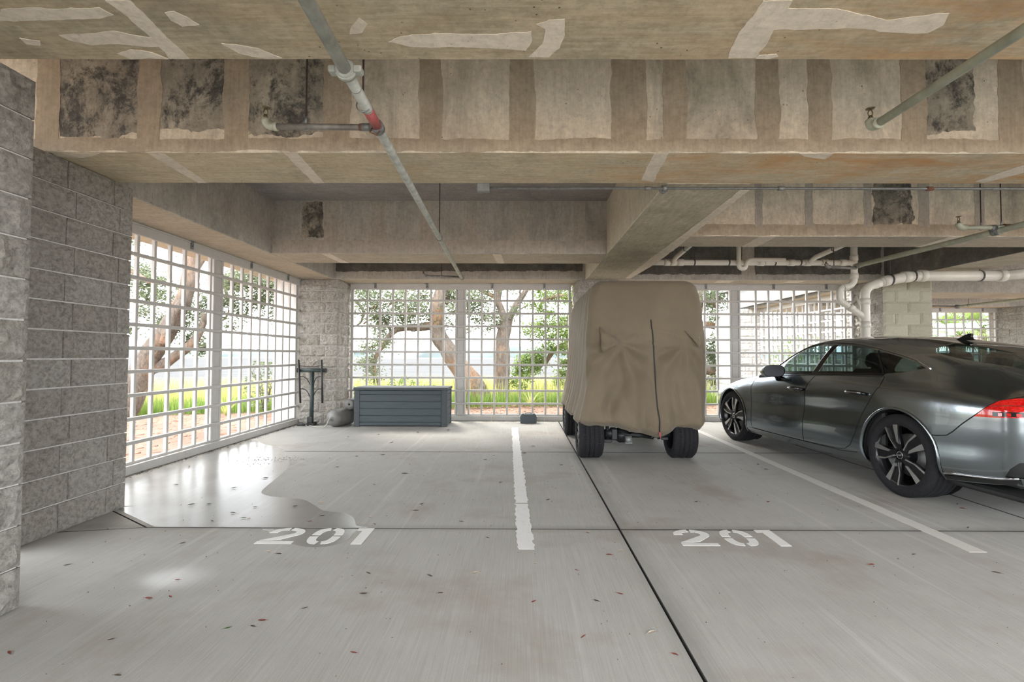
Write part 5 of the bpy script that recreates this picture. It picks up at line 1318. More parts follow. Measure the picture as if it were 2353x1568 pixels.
m = MB(); m.tube([(1.02, 6.05, .30), (1.16, 6.05, .31)], .055, 12); m.tube([(1.05, 6.04, .22), (1.05, 6.04, .40)], .022, 8); m.bbox(1.0, 1.10, 6.0, 6.1, .20, .24, .008); m.bbox(1.09, 1.17, 5.99, 6.12, .23, .37, .012); cpart('motor', m, CHASSIS)
m = MB(); m.tube([(1.26, 6.02, .235), (1.34, 6.02, .235)], .05, 10); m.bbox(1.255, 1.345, 5.985, 6.05, .19, .215, .004); m.bbox(1.28, 1.32, 5.98, 6.0, .22, .27, .003); cpart('gear_housing', m, STEEL)
m = MB(); m.tube([(1.18, 6.04, .31), (1.58, 6.06, .255)], .014, 8); m.tube([(1.34, 6.06, .30), (1.62, 6.08, .25)], .024, 8); cpart('stabiliser_bar', m, CHASSIS)
m = MB(); m.tube([(1.66, 6.04, .26), (1.80, 6.05, .30)], .03, 8); m.prism([(1.58, .25), (1.70, .30), (1.84, .34), (1.84, .40), (1.66, .38)], lambda u, v: (u, 6.03, v), (0, .06, 0)); m.bbox(1.70, 1.78, 5.99, 6.05, .235, .27, .005); cpart('suspension_arm', m, CHASSIS)
m = MB(); m.tube([(.98, 7.86, .275), (1.80, 7.86, .275)], .03, 10); cpart('front_axle', m, CHASSIS)
for s in (1.18, 1.62):
    m = MB(); m.bbox(s - .025, s + .025, 6.0, 8.1, .40, .47, .006); cpart('chassis_rail', m, CHASSIS)
m = MB(); m.bbox(.90, 2.08, 6.1, 8.05, .47, .80, .03); m.bbox(.92, 2.06, 6.15, 6.9, .80, 1.0, .04); m.bbox(.92, 2.06, 6.1, 6.25, 1.0, 1.38, .03); cpart('body_tub', m, CHASSIS)
m = MB(); m.bbox(.93, 2.05, 6.1, 7.9, 2.10, 2.15, .02); cpart('roof_canopy', m, BLACK_PL)
for x in (.96, 2.02):
    for y in (6.15, 7.85):
        m = MB(); m.tube([(x, y, .9), (x, y, 2.11)], .014, 8); cpart('roof_strut', m, CHASSIS)
# ================================================================ grey fastback car
CAR_O = (4.312, 4.538); CAR_RZ = math.radians(4.59)
def car_paint():
    t = NT('metallic_grey_paint'); o = t.co.outputs['Object']
    f = t.noise(o, 900, 2, .5)
    c = t.mix(t.ramp(f, [(.3, 0), (.7, 1)]), (.26, .305, .335), (.32, .365, .395))
    return t.out(c, .2, None, 1.0, **{'Coat_Weight': 1.0, 'Coat_Roughness': .015})
CARP = car_paint()
def car_glass(name='tinted_car_glass', tint=(.44, .53, .53)):
    t = NT(name)
    tr = t.nd('ShaderNodeBsdfTransparent'); tr.inputs[0].default_value = (*tint, 1)
    gl = t.nd('ShaderNodeBsdfGlossy'); gl.inputs[0].default_value = (.9, .9, .9, 1); gl.inputs['Roughness'].default_value = .01
    fr = t.nd('ShaderNodeFresnel'); ge = t.nd('ShaderNodeNewGeometry')   # thin pane: same reflectance from both sides
    t.lk(t.math('ADD', 1.5, t.math('MULTIPLY', ge.outputs['Backfacing'], 1 / 1.5 - 1.5)), fr.inputs[0])
    mx = t.nd('ShaderNodeMixShader'); t.lk(fr.outputs[0], mx.inputs[0]); t.lk(tr.outputs[0], mx.inputs[1]); t.lk(gl.outputs[0], mx.inputs[2])
    t.lk(mx.outputs[0], t.n['Material Output'].inputs[0])
    return t.m
CGLASS = car_glass()
PGLASS = car_glass('dark_privacy_glass', (.20, .25, .25))
BGLASS = car_glass('dark_back_window_glass', (.30, .37, .35))
BLACK_G = simple('gloss_black_trim', (.008, .008, .009), .15, var=.1)
BLACK_M = simple('matt_black_trim', (.012, .012, .012), .6, var=.2)
CHROME = simple('dark_chrome_trim', (.55, .56, .58), .12, 1.0, var=.03)
MIRROR = simple('mirror_dark_reflection', (.015, .016, .018), .25, .0, var=.02, Specular_IOR_Level=.2)  # dark reflection painted as the glass colour, hardly any real mirroring
SEAM = simple('panel_gap', (.004, .004, .004), .9)
LAMP_RED = None
def lamp_red():
    t = NT('red_tail_lamp_lens'); o = t.co.outputs['Object']
    n = t.noise(t.mapping(scale=(6, 30, 60)), 2, 3, .5)
    c = t.mix(t.ramp(n, [(.35, 0), (.65, 1)]), (.42, .004, .004), (.75, .015, .012))
    return t.out(c, .1, None, 0, **{'Coat_Weight': 1.0, 'Coat_Roughness': .02})
LAMP_RED = lamp_red()
LAMP_CLEAR = simple('headlamp_lens', (.25, .26, .28), .08, .4, var=.2, scale=50)
CABIN = simple('dark_cabin_trim', (.014, .014, .015), .7, var=.2, scale=20)

CURVES = [
 ([(-1.12,.55),(-.95,.74),(-.6,.84),(0,.87),(.5,.88),(2.4,.88),(3.0,.87),(3.5,.80),(3.75,.62),(3.87,.3)],
  [(-1.12,.40),(-.9,.33),(-.4,.25),(0,.23),(.5,.215),(2.4,.185),(2.95,.19),(3.4,.19),(3.87,.25)]),
 ([(-1.12,.58),(-.95,.78),(-.7,.88),(-.4,.925),(0,.94),(.5,.925),(1.3,.918),(2.4,.925),(2.95,.94),(3.35,.90),(3.6,.80),(3.78,.62),(3.87,.32)],
  [(-1.12,.46),(-.9,.39),(-.4,.315),(0,.30),(.5,.285),(2.4,.255),(2.95,.26),(3.4,.26),(3.87,.32)]),
 ([(-1.12,.62),(-.95,.82),(-.7,.905),(-.4,.943),(0,.956),(.5,.944),(1.3,.940),(2.4,.942),(2.95,.955),(3.35,.915),(3.6,.82),(3.78,.65),(3.87,.34)],
  [(-1.12,.60),(-.7,.585),(0,.54),(.5,.515),(2.3,.41),(2.95,.43),(3.5,.43),(3.87,.45)]),
 ([(-1.12,.625),(-.95,.828),(-.7,.91),(-.4,.943),(0,.956),(.5,.936),(1.3,.928),(2.4,.935),(2.95,.957),(3.35,.915),(3.6,.82),(3.78,.64),(3.87,.33)],
  [(-1.12,.74),(-.7,.73),(0,.71),(.5,.69),(1.3,.66),(2.4,.62),(2.95,.63),(3.5,.58),(3.87,.56)]),
 ([(-1.12,.61),(-.95,.81),(-.7,.893),(-.4,.925),(0,.938),(.5,.938),(1.3,.938),(2.4,.936),(2.95,.93),(3.35,.885),(3.6,.79),(3.78,.61),(3.87,.3)],
  [(-1.12,.89),(-.7,.905),(0,.925),(.5,.915),(1.3,.895),(2.4,.85),(2.95,.80),(3.4,.73),(3.7,.67),(3.87,.63)]),
 ([(-1.12,.56),(-.9,.74),(-.6,.81),(-.16,.80),(.2,.855),(.5,.865),(1.2,.875),(1.9,.88),(2.2,.875),(2.5,.865),(2.95,.835),(3.3,.775),(3.6,.66),(3.87,.24)],
  [(-1.12,.975),(-.9,1.0),(-.6,1.05),(-.16,1.115),(.2,1.065),(.5,1.06),(1.2,1.04),(1.9,1.005),(2.2,.985),(2.5,.955),(2.95,.885),(3.3,.81),(3.6,.735),(3.87,.67)]),
 ([(-1.12,.50),(-.9,.64),(-.6,.69),(-.16,.70),(.17,.67),(.47,.645),(.8,.63),(1.14,.625),(1.48,.63),(1.79,.665),(2.08,.735),(2.3,.80),(2.5,.79),(2.95,.74),(3.3,.66),(3.6,.52),(3.87,.18)],
  [(-1.12,.99),(-.9,1.045),(-.6,1.125),(-.16,1.21),(.17,1.285),(.47,1.355),(.8,1.405),(1.14,1.43),(1.48,1.405),(1.79,1.30),(2.08,1.14),(2.3,1.015),(2.5,.98),(2.95,.912),(3.3,.838),(3.6,.76),(3.87,.685)]),
 ([(-1.12,.30),(-.9,.40),(-.6,.43),(-.16,.44),(.17,.42),(.47,.405),(.8,.40),(1.14,.395),(1.48,.40),(1.79,.42),(2.08,.46),(2.3,.50),(2.5,.50),(2.95,.46),(3.3,.41),(3.6,.32),(3.87,.11)],
  [(-1.12,1.0),(-.9,1.08),(-.6,1.19),(-.16,1.305),(.17,1.37),(.47,1.425),(.8,1.458),(1.14,1.468),(1.48,1.44),(1.79,1.345),(2.08,1.20),(2.35,1.045),(2.5,1.0),(2.95,.935),(3.3,.865),(3.6,.785),(3.87,.70)]),
 ([(-1.12,0),(3.87,0)],
  [(-1.12,1.003),(-.9,1.092),(-.6,1.215),(-.16,1.34),(.17,1.40),(.47,1.447),(.8,1.475),(1.14,1.482),(1.48,1.455),(1.79,1.36),(2.08,1.22),(2.40,1.045),(2.5,1.01),(2.95,.95),(3.3,.88),(3.6,.80),(3.87,.71)]),
]
def pchip(kn):
    xs_ = [k[0] for k in kn]; ys_ = [k[1] for k in kn]; n = len(xs_)
    h = [xs_[i + 1] - xs_[i] for i in range(n - 1)]; d = [(ys_[i + 1] - ys_[i]) / h[i] for i in range(n - 1)]
    mt = [0] * n
    if n == 2: mt = [d[0], d[0]]
    else:
        mt[0], mt[-1] = d[0], d[-1]
        for i in range(1, n - 1):
            mt[i] = (d[i - 1] * h[i] + d[i] * h[i - 1]) / (h[i] + h[i - 1])
    def f(x):
        if x <= xs_[0]: return ys_[0]
        if x >= xs_[-1]: return ys_[-1]
        i = 0
        while xs_[i + 1] < x: i += 1
        t = (x - xs_[i]) / h[i]
        return (2 * t ** 3 - 3 * t * t + 1) * ys_[i] + (t ** 3 - 2 * t * t + t) * h[i] * mt[i] + (-2 * t ** 3 + 3 * t * t) * ys_[i + 1] + (t ** 3 - t * t) * h[i] * mt[i + 1]
    return f
CF = [(pchip(a), pchip(b)) for a, b in CURVES]
_sec = {}
def section(y):
    k = round(y, 5)
    if k not in _sec: _sec[k] = [(fx(y), fz(y)) for fx, fz in CF]
    return _sec[k]
def S(y, t):
    """left half surface (x>=0 here, mirrored later)"""
    s = section(y); i = max(0, min(7, int(t))); u = t - i
    p0 = s[i - 1] if i > 0 else (2 * s[0][0] - s[1][0], 2 * s[0][1] - s[1][1])
    p1, p2 = s[i], s[i + 1]
    p3 = s[i + 2] if i < 7 else (-s[7][0], s[7][1])
    def cr(a, b, c, d):
        # Catmull-Rom with chord-aware tangents
        return b
    def ln(a, b): return max(1e-4, math.hypot(a[0] - b[0], a[1] - b[1]))
    l0, l1, l2 = ln(p0, p1), ln(p1, p2), ln(p2, p3)
    out = []
    for k in (0, 1):
        m1 = ((p1[k] - p0[k]) / l0 * l1 + (p2[k] - p1[k]) / l1 * l0) / (l0 + l1) * l1
        m2 = ((p2[k] - p1[k]) / l1 * l2 + (p3[k] - p2[k]) / l2 * l1) / (l1 + l2) * l1
        out.append((2 * u ** 3 - 3 * u * u + 1) * p1[k] + (u ** 3 - 2 * u * u + u) * m1 + (-2 * u ** 3 + 3 * u * u) * p2[k] + (u ** 3 - u * u) * m2)
    return Vector((out[0], y, out[1]))
def T_of(y, z):
    lo, hi = 0.0, 8.0
    for k in range(32):
        md = (lo + hi) / 2
        if S(y, md).z < z: lo = md
        else: hi = md
    return (lo + hi) / 2
def Nrm(y, t):
    e1 = 1e-3; a = S(min(3.87, y + e1), t) - S(max(-1.12, y - e1), t); b = S(y, min(8, t + .01)) - S(y, max(0, t - .01))
    n = a.cross(b)
    if n.length < 1e-12: return Vector((0, 0, 1))
    return n.normalized()
TS = .11        # metres per curve interval in the flat domain
def yz(poly, dens=.05):
    """side-view polygon (y,z) -> dense domain polygon (y, t*TS)"""
    out = []
    for i in range(len(poly)):
        a, b = poly[i], poly[(i + 1) % len(poly)]
        k = max(1, int(math.hypot(b[0] - a[0], b[1] - a[1]) / dens))
        for j in range(k):
            y = a[0] + (b[0] - a[0]) * j / k; z = a[1] + (b[1] - a[1]) * j / k
            out.append((y, T_of(y, z) * TS))
    return out
def yt(poly, dens=.05):
    out = []
    for i in range(len(poly)):
        a, b = poly[i], poly[(i + 1) % len(poly)]
        k = max(1, int(math.hypot(b[0] - a[0], (b[1] - a[1]) * TS) / dens))
        for j in range(k): out.append((a[0] + (b[0] - a[0]) * j / k, (a[1] + (b[1] - a[1]) * j / k) * TS))
    return out
WR, WF = (0.0, .368), (2.936, .368)
def circ(c, r, n=56):
    return [(c[0] + r * math.cos(2 * P * k / n), c[1] + r * math.sin(2 * P * k / n)) for k in range(n)]
def arch(c, r):
    pts = []
    for k in range(41):
        a = -.62 + (P + 1.24) * k / 40
        y, z = c[0] + r * math.cos(a), c[1] + r * math.sin(a)
        pts.append((y, z))
    # extend below the sill so that the opening is open at the bottom
    lowz = lambda y: S(y, 0).z
    dom = []
    for (y, z) in pts:
        dom.append((y, T_of(y, z) * TS if z > lowz(y) else 0.0))
    return dom
FRONT_DOOR = [(2.40, .272), (2.395, .60), (2.385, .84), (2.33, .975), (1.9, 1.0), (1.5, 1.022), (1.155, 1.038), (1.225, .93), (1.258, .81), (1.29, .60), (1.308, .44), (1.31, .272), (1.7, .268), (2.1, .268)]
REAR_DOOR = [(1.31, .272), (1.308, .44), (1.29, .60), (1.258, .81), (1.225, .93), (1.155, 1.038), (.8, 1.052), (.4, 1.058), (.212, 1.062), (.205, .97), (.29, .83), (.40, .69), (.462, .56), (.505, .46), (.56, .36), (.64, .31), (.75, .288), (1.0, .278)]
G_FRONT = [(1.985, 1.045), (1.6, 1.05), (1.235, 1.06), (1.105, 1.372), (1.30, 1.385), (1.48, 1.36), (1.65, 1.30), (1.80, 1.225), (1.95, 1.12), (2.005, 1.065)]
G_BP = [(1.235, 1.06), (1.135, 1.063), (1.015, 1.38), (1.105, 1.372)]
G_REAR = [(1.135, 1.063), (.7, 1.078), (.25, 1.088), (.475, 1.315), (.70, 1.355), (.86, 1.372), (1.015, 1.38)]
G_QTR = [(.235, 1.09), (.05, 1.11), (-.135, 1.15), (.0, 1.205), (.17, 1.245), (.455, 1.312)]
W_SHIELD = [(2.40, 8), (2.385, 7.4), (2.34, 6.9), (2.25, 6.38), (2.05, 6.33), (1.8, 6.33), (1.62, 6.36), (1.545, 6.6), (1.51, 7.2), (1.50, 8)]
W_REAR = [(.10, 8), (.09, 7.4), (.04, 6.75), (-.04, 6.45), (-.25, 6.42), (-.45, 6.5), (-.68, 6.8), (-.80, 7.4), (-.83, 8)]
HOOD = [(2.46, 8), (2.42, 7.2), (2.33, 6.1), (2.45, 5.85), (2.8, 5.75), (3.2, 5.72), (3.5, 5.85), (3.64, 6.4), (3.70, 7.2), (3.72, 8)]
TAIL = [(-.682, .797), (-.74, .858), (-.82, .927), (-.90, .952), (-1.11, .957), (-1.11, .83), (-.90, .812), (-.80, .803)]
HEAD = [(3.36, .715), (3.55, .70), (3.74, .655), (3.80, .61), (3.66, .60), (3.5, .64)]
INTAKE = [(3.44, .27), (3.60, .28), (3.70, .44), (3.58, .49), (3.47, .44)]
GRILLE = [(-.835, .372), (-.875, .44), (-.925, .495), (-1.11, .52), (-1.11, .43), (-.98, .385)]
REGIONS = [('arch', arch(WR, .408)), ('arch', arch(WF, .402)), ('front_glass', yz(G_FRONT)), ('pillar_trim', yz(G_BP)), ('rear_glass', yz(G_REAR)), ('quarter_glass', yz(G_QTR)),
           ('windscreen', yt(W_SHIELD)), ('back_window', yt(W_REAR)), ('tail_lamp', yz(TAIL, .03)), ('headlamp', yz(HEAD, .03)), ('air_intake', yz(INTAKE, .03)), ('diffuser', yz(GRILLE, .03)),
           ('front_door', yz(FRONT_DOOR)), ('rear_door', yz(REAR_DOOR)), ('bonnet', yt(HOOD))]
def inside(p, poly):
    x, y = p; c = False; j = len(poly) - 1
    for i in range(len(poly)):
        xi, yi = poly[i]; xj, yj = poly[j]
        if (yi > y) != (yj > y) and x < (xj - xi) * (y - yi) / (yj - yi) + xi: c = not c
        j = i
    return c
pts = []; edges = []
def loop(poly):
    b = len(pts)
    for p in poly: pts.append(Vector((p[0], min(8 * TS, max(0.0, p[1])))))
    for i in range(len(poly)): edges.append((b + i, b + (i + 1) % len(poly)))
loop([(-1.12, 0), (3.87, 0), (3.87, 8 * TS), (-1.12, 8 * TS)])
for nm, pl in REGIONS: loop(pl)
NYg, NTg = 112, 52
for i in range(NYg + 1):
    for j in range(NTg + 1):
        pts.append(Vector((-1.12 + 4.99 * i / NYg, 8 * TS * j / NTg)))
cv_, ce_, cf_, *_r = delaunay_2d_cdt(pts, edges, [], 0, 1e-5)
boxes = [(nm, pl, min(p[0] for p in pl), max(p[0] for p in pl), min(p[1] for p in pl), max(p[1] for p in pl)) for nm, pl in REGIONS]
tri_of = {}
for f in cf_:
    c = (sum(cv_[i].x for i in f) / len(f), sum(cv_[i].y for i in f) / len(f)); hit = 'body_shell'
    for nm, pl, a0, a1, b0, b1 in boxes:
        if a0 <= c[0] <= a1 and b0 <= c[1] <= b1 and inside(c, pl): hit = nm; break
    tri_of.setdefault(hit, []).append(f)
SV = [S(v.x, v.y / TS) for v in cv_]; SN = [Nrm(v.x, v.y / TS) for v in cv_]
car = empty('car', (CAR_O[0], CAR_O[1], 0), CAR_RZ); tag(car, 'dark metallic grey fastback car parked at the right', 'car')
MATS = {'body_shell': CARP, 'front_door': CARP, 'rear_door': CARP, 'bonnet': CARP, 'front_glass': CGLASS, 'rear_glass': PGLASS, 'quarter_glass': PGLASS, 'windscreen': CGLASS, 'back_window': BGLASS, 'pillar_trim': BLACK_G, 'tail_lamp': LAMP_RED, 'headlamp': LAMP_CLEAR, 'air_intake': BLACK_M, 'diffuser': BLACK_M}
CENTER = ('bonnet', 'windscreen', 'back_window', 'body_shell')
car_parts = {}
def surf_part(nm, fs, sides, off=0.0):
    used = {}; vs = []; ns = []; faces = []
    for sd in sides:
        used.clear()
        for f in fs:
            q = []
            for i in f:
                if i not in used:
                    used[i] = len(vs); p = SV[i] + SN[i] * off; n = SN[i]
                    vs.append((p.x * sd, p.y, p.z)); ns.append((n.x * sd, n.y, n.z))
                q.append(used[i])
            faces.append(q if sd < 0 else q[::-1])
    me = bpy.data.meshes.new(nm); me.from_pydata(vs, [], faces)
    me.materials.append(MATS[nm]); me.polygons.foreach_set('use_smooth', [True] * len(faces))
    # orient faces along the analytic normals
    me.update()
    flip = sum(1 for p in me.polygons[:400] if Vector(p.normal).dot(Vector(ns[p.vertices[0]])) < 0) > min(400, len(me.polygons)) / 2
    if flip: me.flip_normals()
    me.normals_split_custom_set_from_vertices(ns)
    return link(bpy.data.objects.new(nm, me), car)
for nm, fs in tri_of.items():
    if nm == 'arch': continue
    off = {'pillar_trim': .002, 'tail_lamp': .002, 'headlamp': .001, 'air_intake': -.03, 'diffuser': -.01}.get(nm, 0.0)
    if nm in CENTER: car_parts[nm] = surf_part(nm, fs, (-1, 1), off)
    else:
        car_parts[nm] = surf_part(nm, fs, (-1,), off); surf_part(nm, fs, (1,), off)
# nose and tail closing panels
for y, nm in ((-1.12, 'tail_panel'), (3.87, 'nose_panel')):
    ring_ = [S(y, 8 * k / 40) for k in range(41)]
    vs = [(-p.x, p.y, p.z) for p in ring_] + [(p.x, p.y, p.z) for p in reversed(ring_)]
    m = MB(); c = (0, y + (-.03 if y < 0 else .02), .65); vs.append(c); n = len(vs) - 1
    m.add(vs, [(i, (i + 1) % n, n) for i in range(n)]); m.build(nm, CARP, car)
def ribbon(name, dom, mat, w=.006, off=.0015, closed=False, side=-1, parent=None):
    """flat strip following a line drawn on the surface"""
    P3 = []; N3 = []
    for (y, t) in dom:
        P3.append(S(y, t / TS)); N3.append(Nrm(y, t / TS))
    m = MB(); vs = []; fs = []; n = len(P3)
    for i in range(n):
        a = P3[(i - 1) % n if closed else max(0, i - 1)]; b = P3[(i + 1) % n if closed else min(n - 1, i + 1)]
        d = (b - a).normalized(); s = d.cross(N3[i]).normalized(); p = P3[i] + N3[i] * off
        for k in (-1, 1):
            q = p + s * w / 2 * k; vs.append((q.x * (1 if side > 0 else -1), q.y, q.z))
    for i in range(n if closed else n - 1):
        j = (i + 1) % n; fs.append((i * 2, i * 2 + 1, j * 2 + 1, j * 2))
    m.add(vs, fs, 0, True); return m.build(name, mat, parent or car, fix=False)
def open_line(poly, dens=.03):
    out = []
    for i in range(len(poly) - 1):
        a, b = poly[i], poly[i + 1]; k = max(1, int(math.hypot(b[0] - a[0], b[1] - a[1]) / dens))
        for j in range(k):
            y = a[0] + (b[0] - a[0]) * j / k; z = a[1] + (b[1] - a[1]) * j / k; out.append((y, T_of(y, z) * TS))
    out.append((poly[-1][0], T_of(*poly[-1]) * TS)); return out
for sd in (-1, 1):
    ribbon('door_gap', yz(FRONT_DOOR, .03), SEAM, .0065, .0012, True, sd)
    ribbon('door_gap', yz(REAR_DOOR, .03), SEAM, .0065, .0012, True, sd)
    ribbon('window_seal', open_line([(2.01, 1.043), (1.6, 1.046), (1.235, 1.053), (.7, 1.07), (.235, 1.082)]), BLACK_G, .024, .003, False, sd)
    ribbon('window_seal', open_line([(.235, 1.08), (.345, 1.20), (.465, 1.315)]), BLACK_G, .016, .003, False, sd)
    ribbon('bumper_gap', open_line([(-.30, .603), (-.40, .607), (-.48, .622), (-.53, .66), (-.60, .73), (-.69, .81), (-.80, .915), (-.93, .972)]), SEAM, .008, .0012, False, sd)
    ribbon('bonnet_gap', yt(HOOD, .03)[8:-6], SEAM, .006, .0012, False, sd)
    ribbon('sill_edge', open_line([(2.50, .262), (2.0, .262), (1.3, .267), (.7, .275), (.48, .30)]), SEAM, .006, .0012, False, sd)
    # bright trim over the side glass
    top = open_line([(2.035, 1.075), (1.955, 1.145), (1.80, 1.252), (1.65, 1.327), (1.48, 1.385), (1.30, 1.412), (1.14, 1.413), (.86, 1.396), (.695, 1.376), (.47, 1.332), (.17, 1.262), (0, 1.218), (-.155, 1.156), (-.175, 1.148)], .03)
    m = MB(); m.tube([((S(y, t / TS) + Nrm(y, t / TS) * .003).x * sd, y, (S(y, t / TS) + Nrm(y, t / TS) * .003).z) for y, t in top], .0065, 8); m.build('window_trim', CHROME, car)
    bp = open_line([(1.23, 1.06), (1.10, 1.375)], .04)
    m = MB(); m.tube([((S(y, t / TS)).x * sd, y, (S(y, t / TS)).z) for y, t in bp], .005, 6); m.build('pillar_strip', CHROME, car)
    # rear bumper blade and dark lower edge
    low = open_line([(-.40, .30), (-.5, .322), (-.65, .335), (-.8, .352), (-.9, .375)], .03)
    m = MB(); m.tube([((S(y, t / TS)).x * sd, y, (S(y, t / TS)).z) for y, t in low], .010, 8); m.build('bumper_blade', CHROME, car)
    ribbon('valance_strip', open_line([(-.41, .275), (-.6, .30), (-.9, .345)]), BLACK_M, .05, .004, False, sd)  # black valance along the bottom of the rear bumper
    ribbon('lamp_bar', open_line([(-.80, .828), (-.9, .836), (-1.10, .852)]), BLACK_G, .034, .0035, False, sd)
    for k in range(6):
        y_ = -.835 - .045 * k; ribbon('lamp_segment', open_line([(y_, .8295 + .0024 * k), (y_ - .022, .8308 + .0024 * k)]), LAMP_RED, .022, .005, False, sd)
    ribbon('lamp_line', open_line([(-.78, .885), (-.9, .898), (-1.10, .91)]), CHROME, .004, .0035, False, sd)
    # wheel arch lips and liners
    for c, r in ((WR, .408), (WF, .402)):
        lip = []; 
        for k in range(37):
            a = -.42 + (P + .84) * k / 36; y, z = c[0] + r * math.cos(a), c[1] + r * math.sin(a)
            if z < S(y, 0).z + .01: continue
            p = S(y, T_of(y, z)); lip.append(p)
        m = MB(); vs = []; fs = []
        for p in lip:
            d = Vector((0, p.y - c[0], p.z - c[1])).normalized()
            for q in (p + d * .022 + Vector((.001, 0, 0)), p + d * .012 + Vector((.010, 0, 0)), p + Vector((.008, 0, 0)), p + Vector((-.03, 0, 0)), p + Vector((-.32, 0, 0))): vs.append((q.x * sd, q.y, q.z))
        for i in range(len(lip) - 1):
            for k in range(4): fs.append((i * 5 + k, i * 5 + k + 1, i * 5 + 6 + k, i * 5 + 5 + k))
        m.add(vs, fs, 0, True); m.mi = [0 if (i % 4) < 3 else 1 for i in range(len(fs))]
        m.build('arch_lip', [CARP, BLACK_M], car)
        m = MB(); m.lathe([(.0, 0), (.355, 0)], (.60 * sd, c[0], c[1]), 'x', 24); m.build('wheel_well', BLACK_M, car)

# ---- wheels
_ct = tyre_mb(.366, .285, .268, 4, 72).mesh('tyre', TYRE)
rb = MB(); rb.lathe([(.262, .12), (.255, .09), (.245, -.02), (.262, -.118), (.276, -.128)], (0, 0, 0), 'x', 64)
_cr = rb.mesh('rim_barrel', RIM_BLACK)
rb = MB(); rb.lathe([(.284, -.124), (.288, -.136), (.302, -.138), (.306, -.132), (.302, -.122)], (0, 0, 0), 'x', 72)
_cl = rb.mesh('rim_lip', RIM_SILVER)
def pol(r, a): return (r * math.sin(a), r * math.cos(a))
def wheel_spokes():
    D = math.radians
    out = []
    base = MB(); base.prism([pol(.06, D(-26)), pol(.06, D(40)), pol(.14, D(28)), pol(.288, D(24)), pol(.288, D(-6)), pol(.17, D(-5)), pol(.11, D(-12))], lambda u, v: (-.112, u, v), (.03, 0, 0))
    w = MB(); w.prism([pol(.296, D(-6.5)), pol(.296, D(4.5)), pol(.22, D(4.5)), pol(.12, D(2.5)), pol(.10, D(-9)), pol(.18, D(-6))], lambda u, v: (-.126, u, v), (.016, 0, 0))
    th = MB(); th.prism([pol(.296, D(20.5)), pol(.296, D(24.5)), pol(.17, D(30)), pol(.068, D(27)), pol(.068, D(16)), pol(.162, D(26))], lambda u, v: (-.126, u, v), (.016, 0, 0))
    return base.mesh('spoke', RIM_BLACK), w.mesh('spoke_face', RIM_SILVER), th.mesh('spoke_edge', RIM_SILVER)
_sp = wheel_spokes()
hb = MB(); hb.lathe([(0, -.118), (.032, -.118), (.034, -.112), (.06, -.108), (.075, -.09), (.08, 0)], (0, 0, 0), 'x', 28); _hub = hb.mesh('hub', RIM_BLACK)
eb = MB(); eb.lathe([(.029, -.119), (.029, -.1205), (.0325, -.1205), (.0325, -.118)], (0, 0, 0), 'x', 28)
for k in range(4):
    cy = -.0126 + .0084 * k; ringp = [(-.1205, cy + .0058 * math.cos(2 * P * i / 14), .0058 * math.sin(2 * P * i / 14)) for i in range(15)]
    eb.tube(ringp, .0009, 5, caps=False)
_emb = eb.mesh('cap_emblem', RIM_SILVER)
db = MB(); db.lathe([(.06, -.02), (.19, -.02), (.19, .01), (.06, .01)], (0, 0, 0), 'x', 40); _disc = db.mesh('brake_disc', STEEL)
cb_ = MB(); cb_.prism([pol(.12, -.4), pol(.21, -.5), pol(.22, 0), pol(.21, .5), pol(.12, .4)], lambda u, v: (-.05, u, v), (.09, 0, 0)); _cal = cb_.mesh('brake_caliper', STEEL)
for (y, sd, rot, steer) in ((0, -1, math.radians(-9), 0), (2.936, -1, math.radians(20), .03), (0, 1, .3, 0), (2.936, 1, .5, .03)):
    w = empty('wheel'); w.parent = car; w.location = (sd * (.935 - .1425), y, .366); w.rotation_euler = (0, 0, (0 if sd < 0 else P) + steer)
    RX = Matrix.Rotation(rot, 4, 'X')
    inst('tyre', _ct, w); inst('rim_barrel', _cr, w); inst('rim_lip', _cl, w); inst('hub', _hub, w, RX); inst('cap_emblem', _emb, w, RX); inst('brake_disc', _disc, w); inst('brake_caliper', _cal, w, Matrix.Rotation(-1.9, 4, 'X'))
    for k in range(5):
        Mk = Matrix.Rotation(rot + 2 * P * k / 5, 4, 'X')
        inst('spoke', _sp[0], w, Mk); inst('spoke_face', _sp[1], w, Mk); inst('spoke_edge', _sp[2], w, Mk)
    for k in range(5):
        a = rot + 2 * P * (k + .5) / 5; b = MB(); b.lathe([(0, -.100), (.011, -.100), (.012, -.08), (.012, -.06)], (0, .052 * math.sin(a), .052 * math.cos(a)), 'x', 8); inst('wheel_bolt', b.mesh('wheel_bolt', STEEL), w)

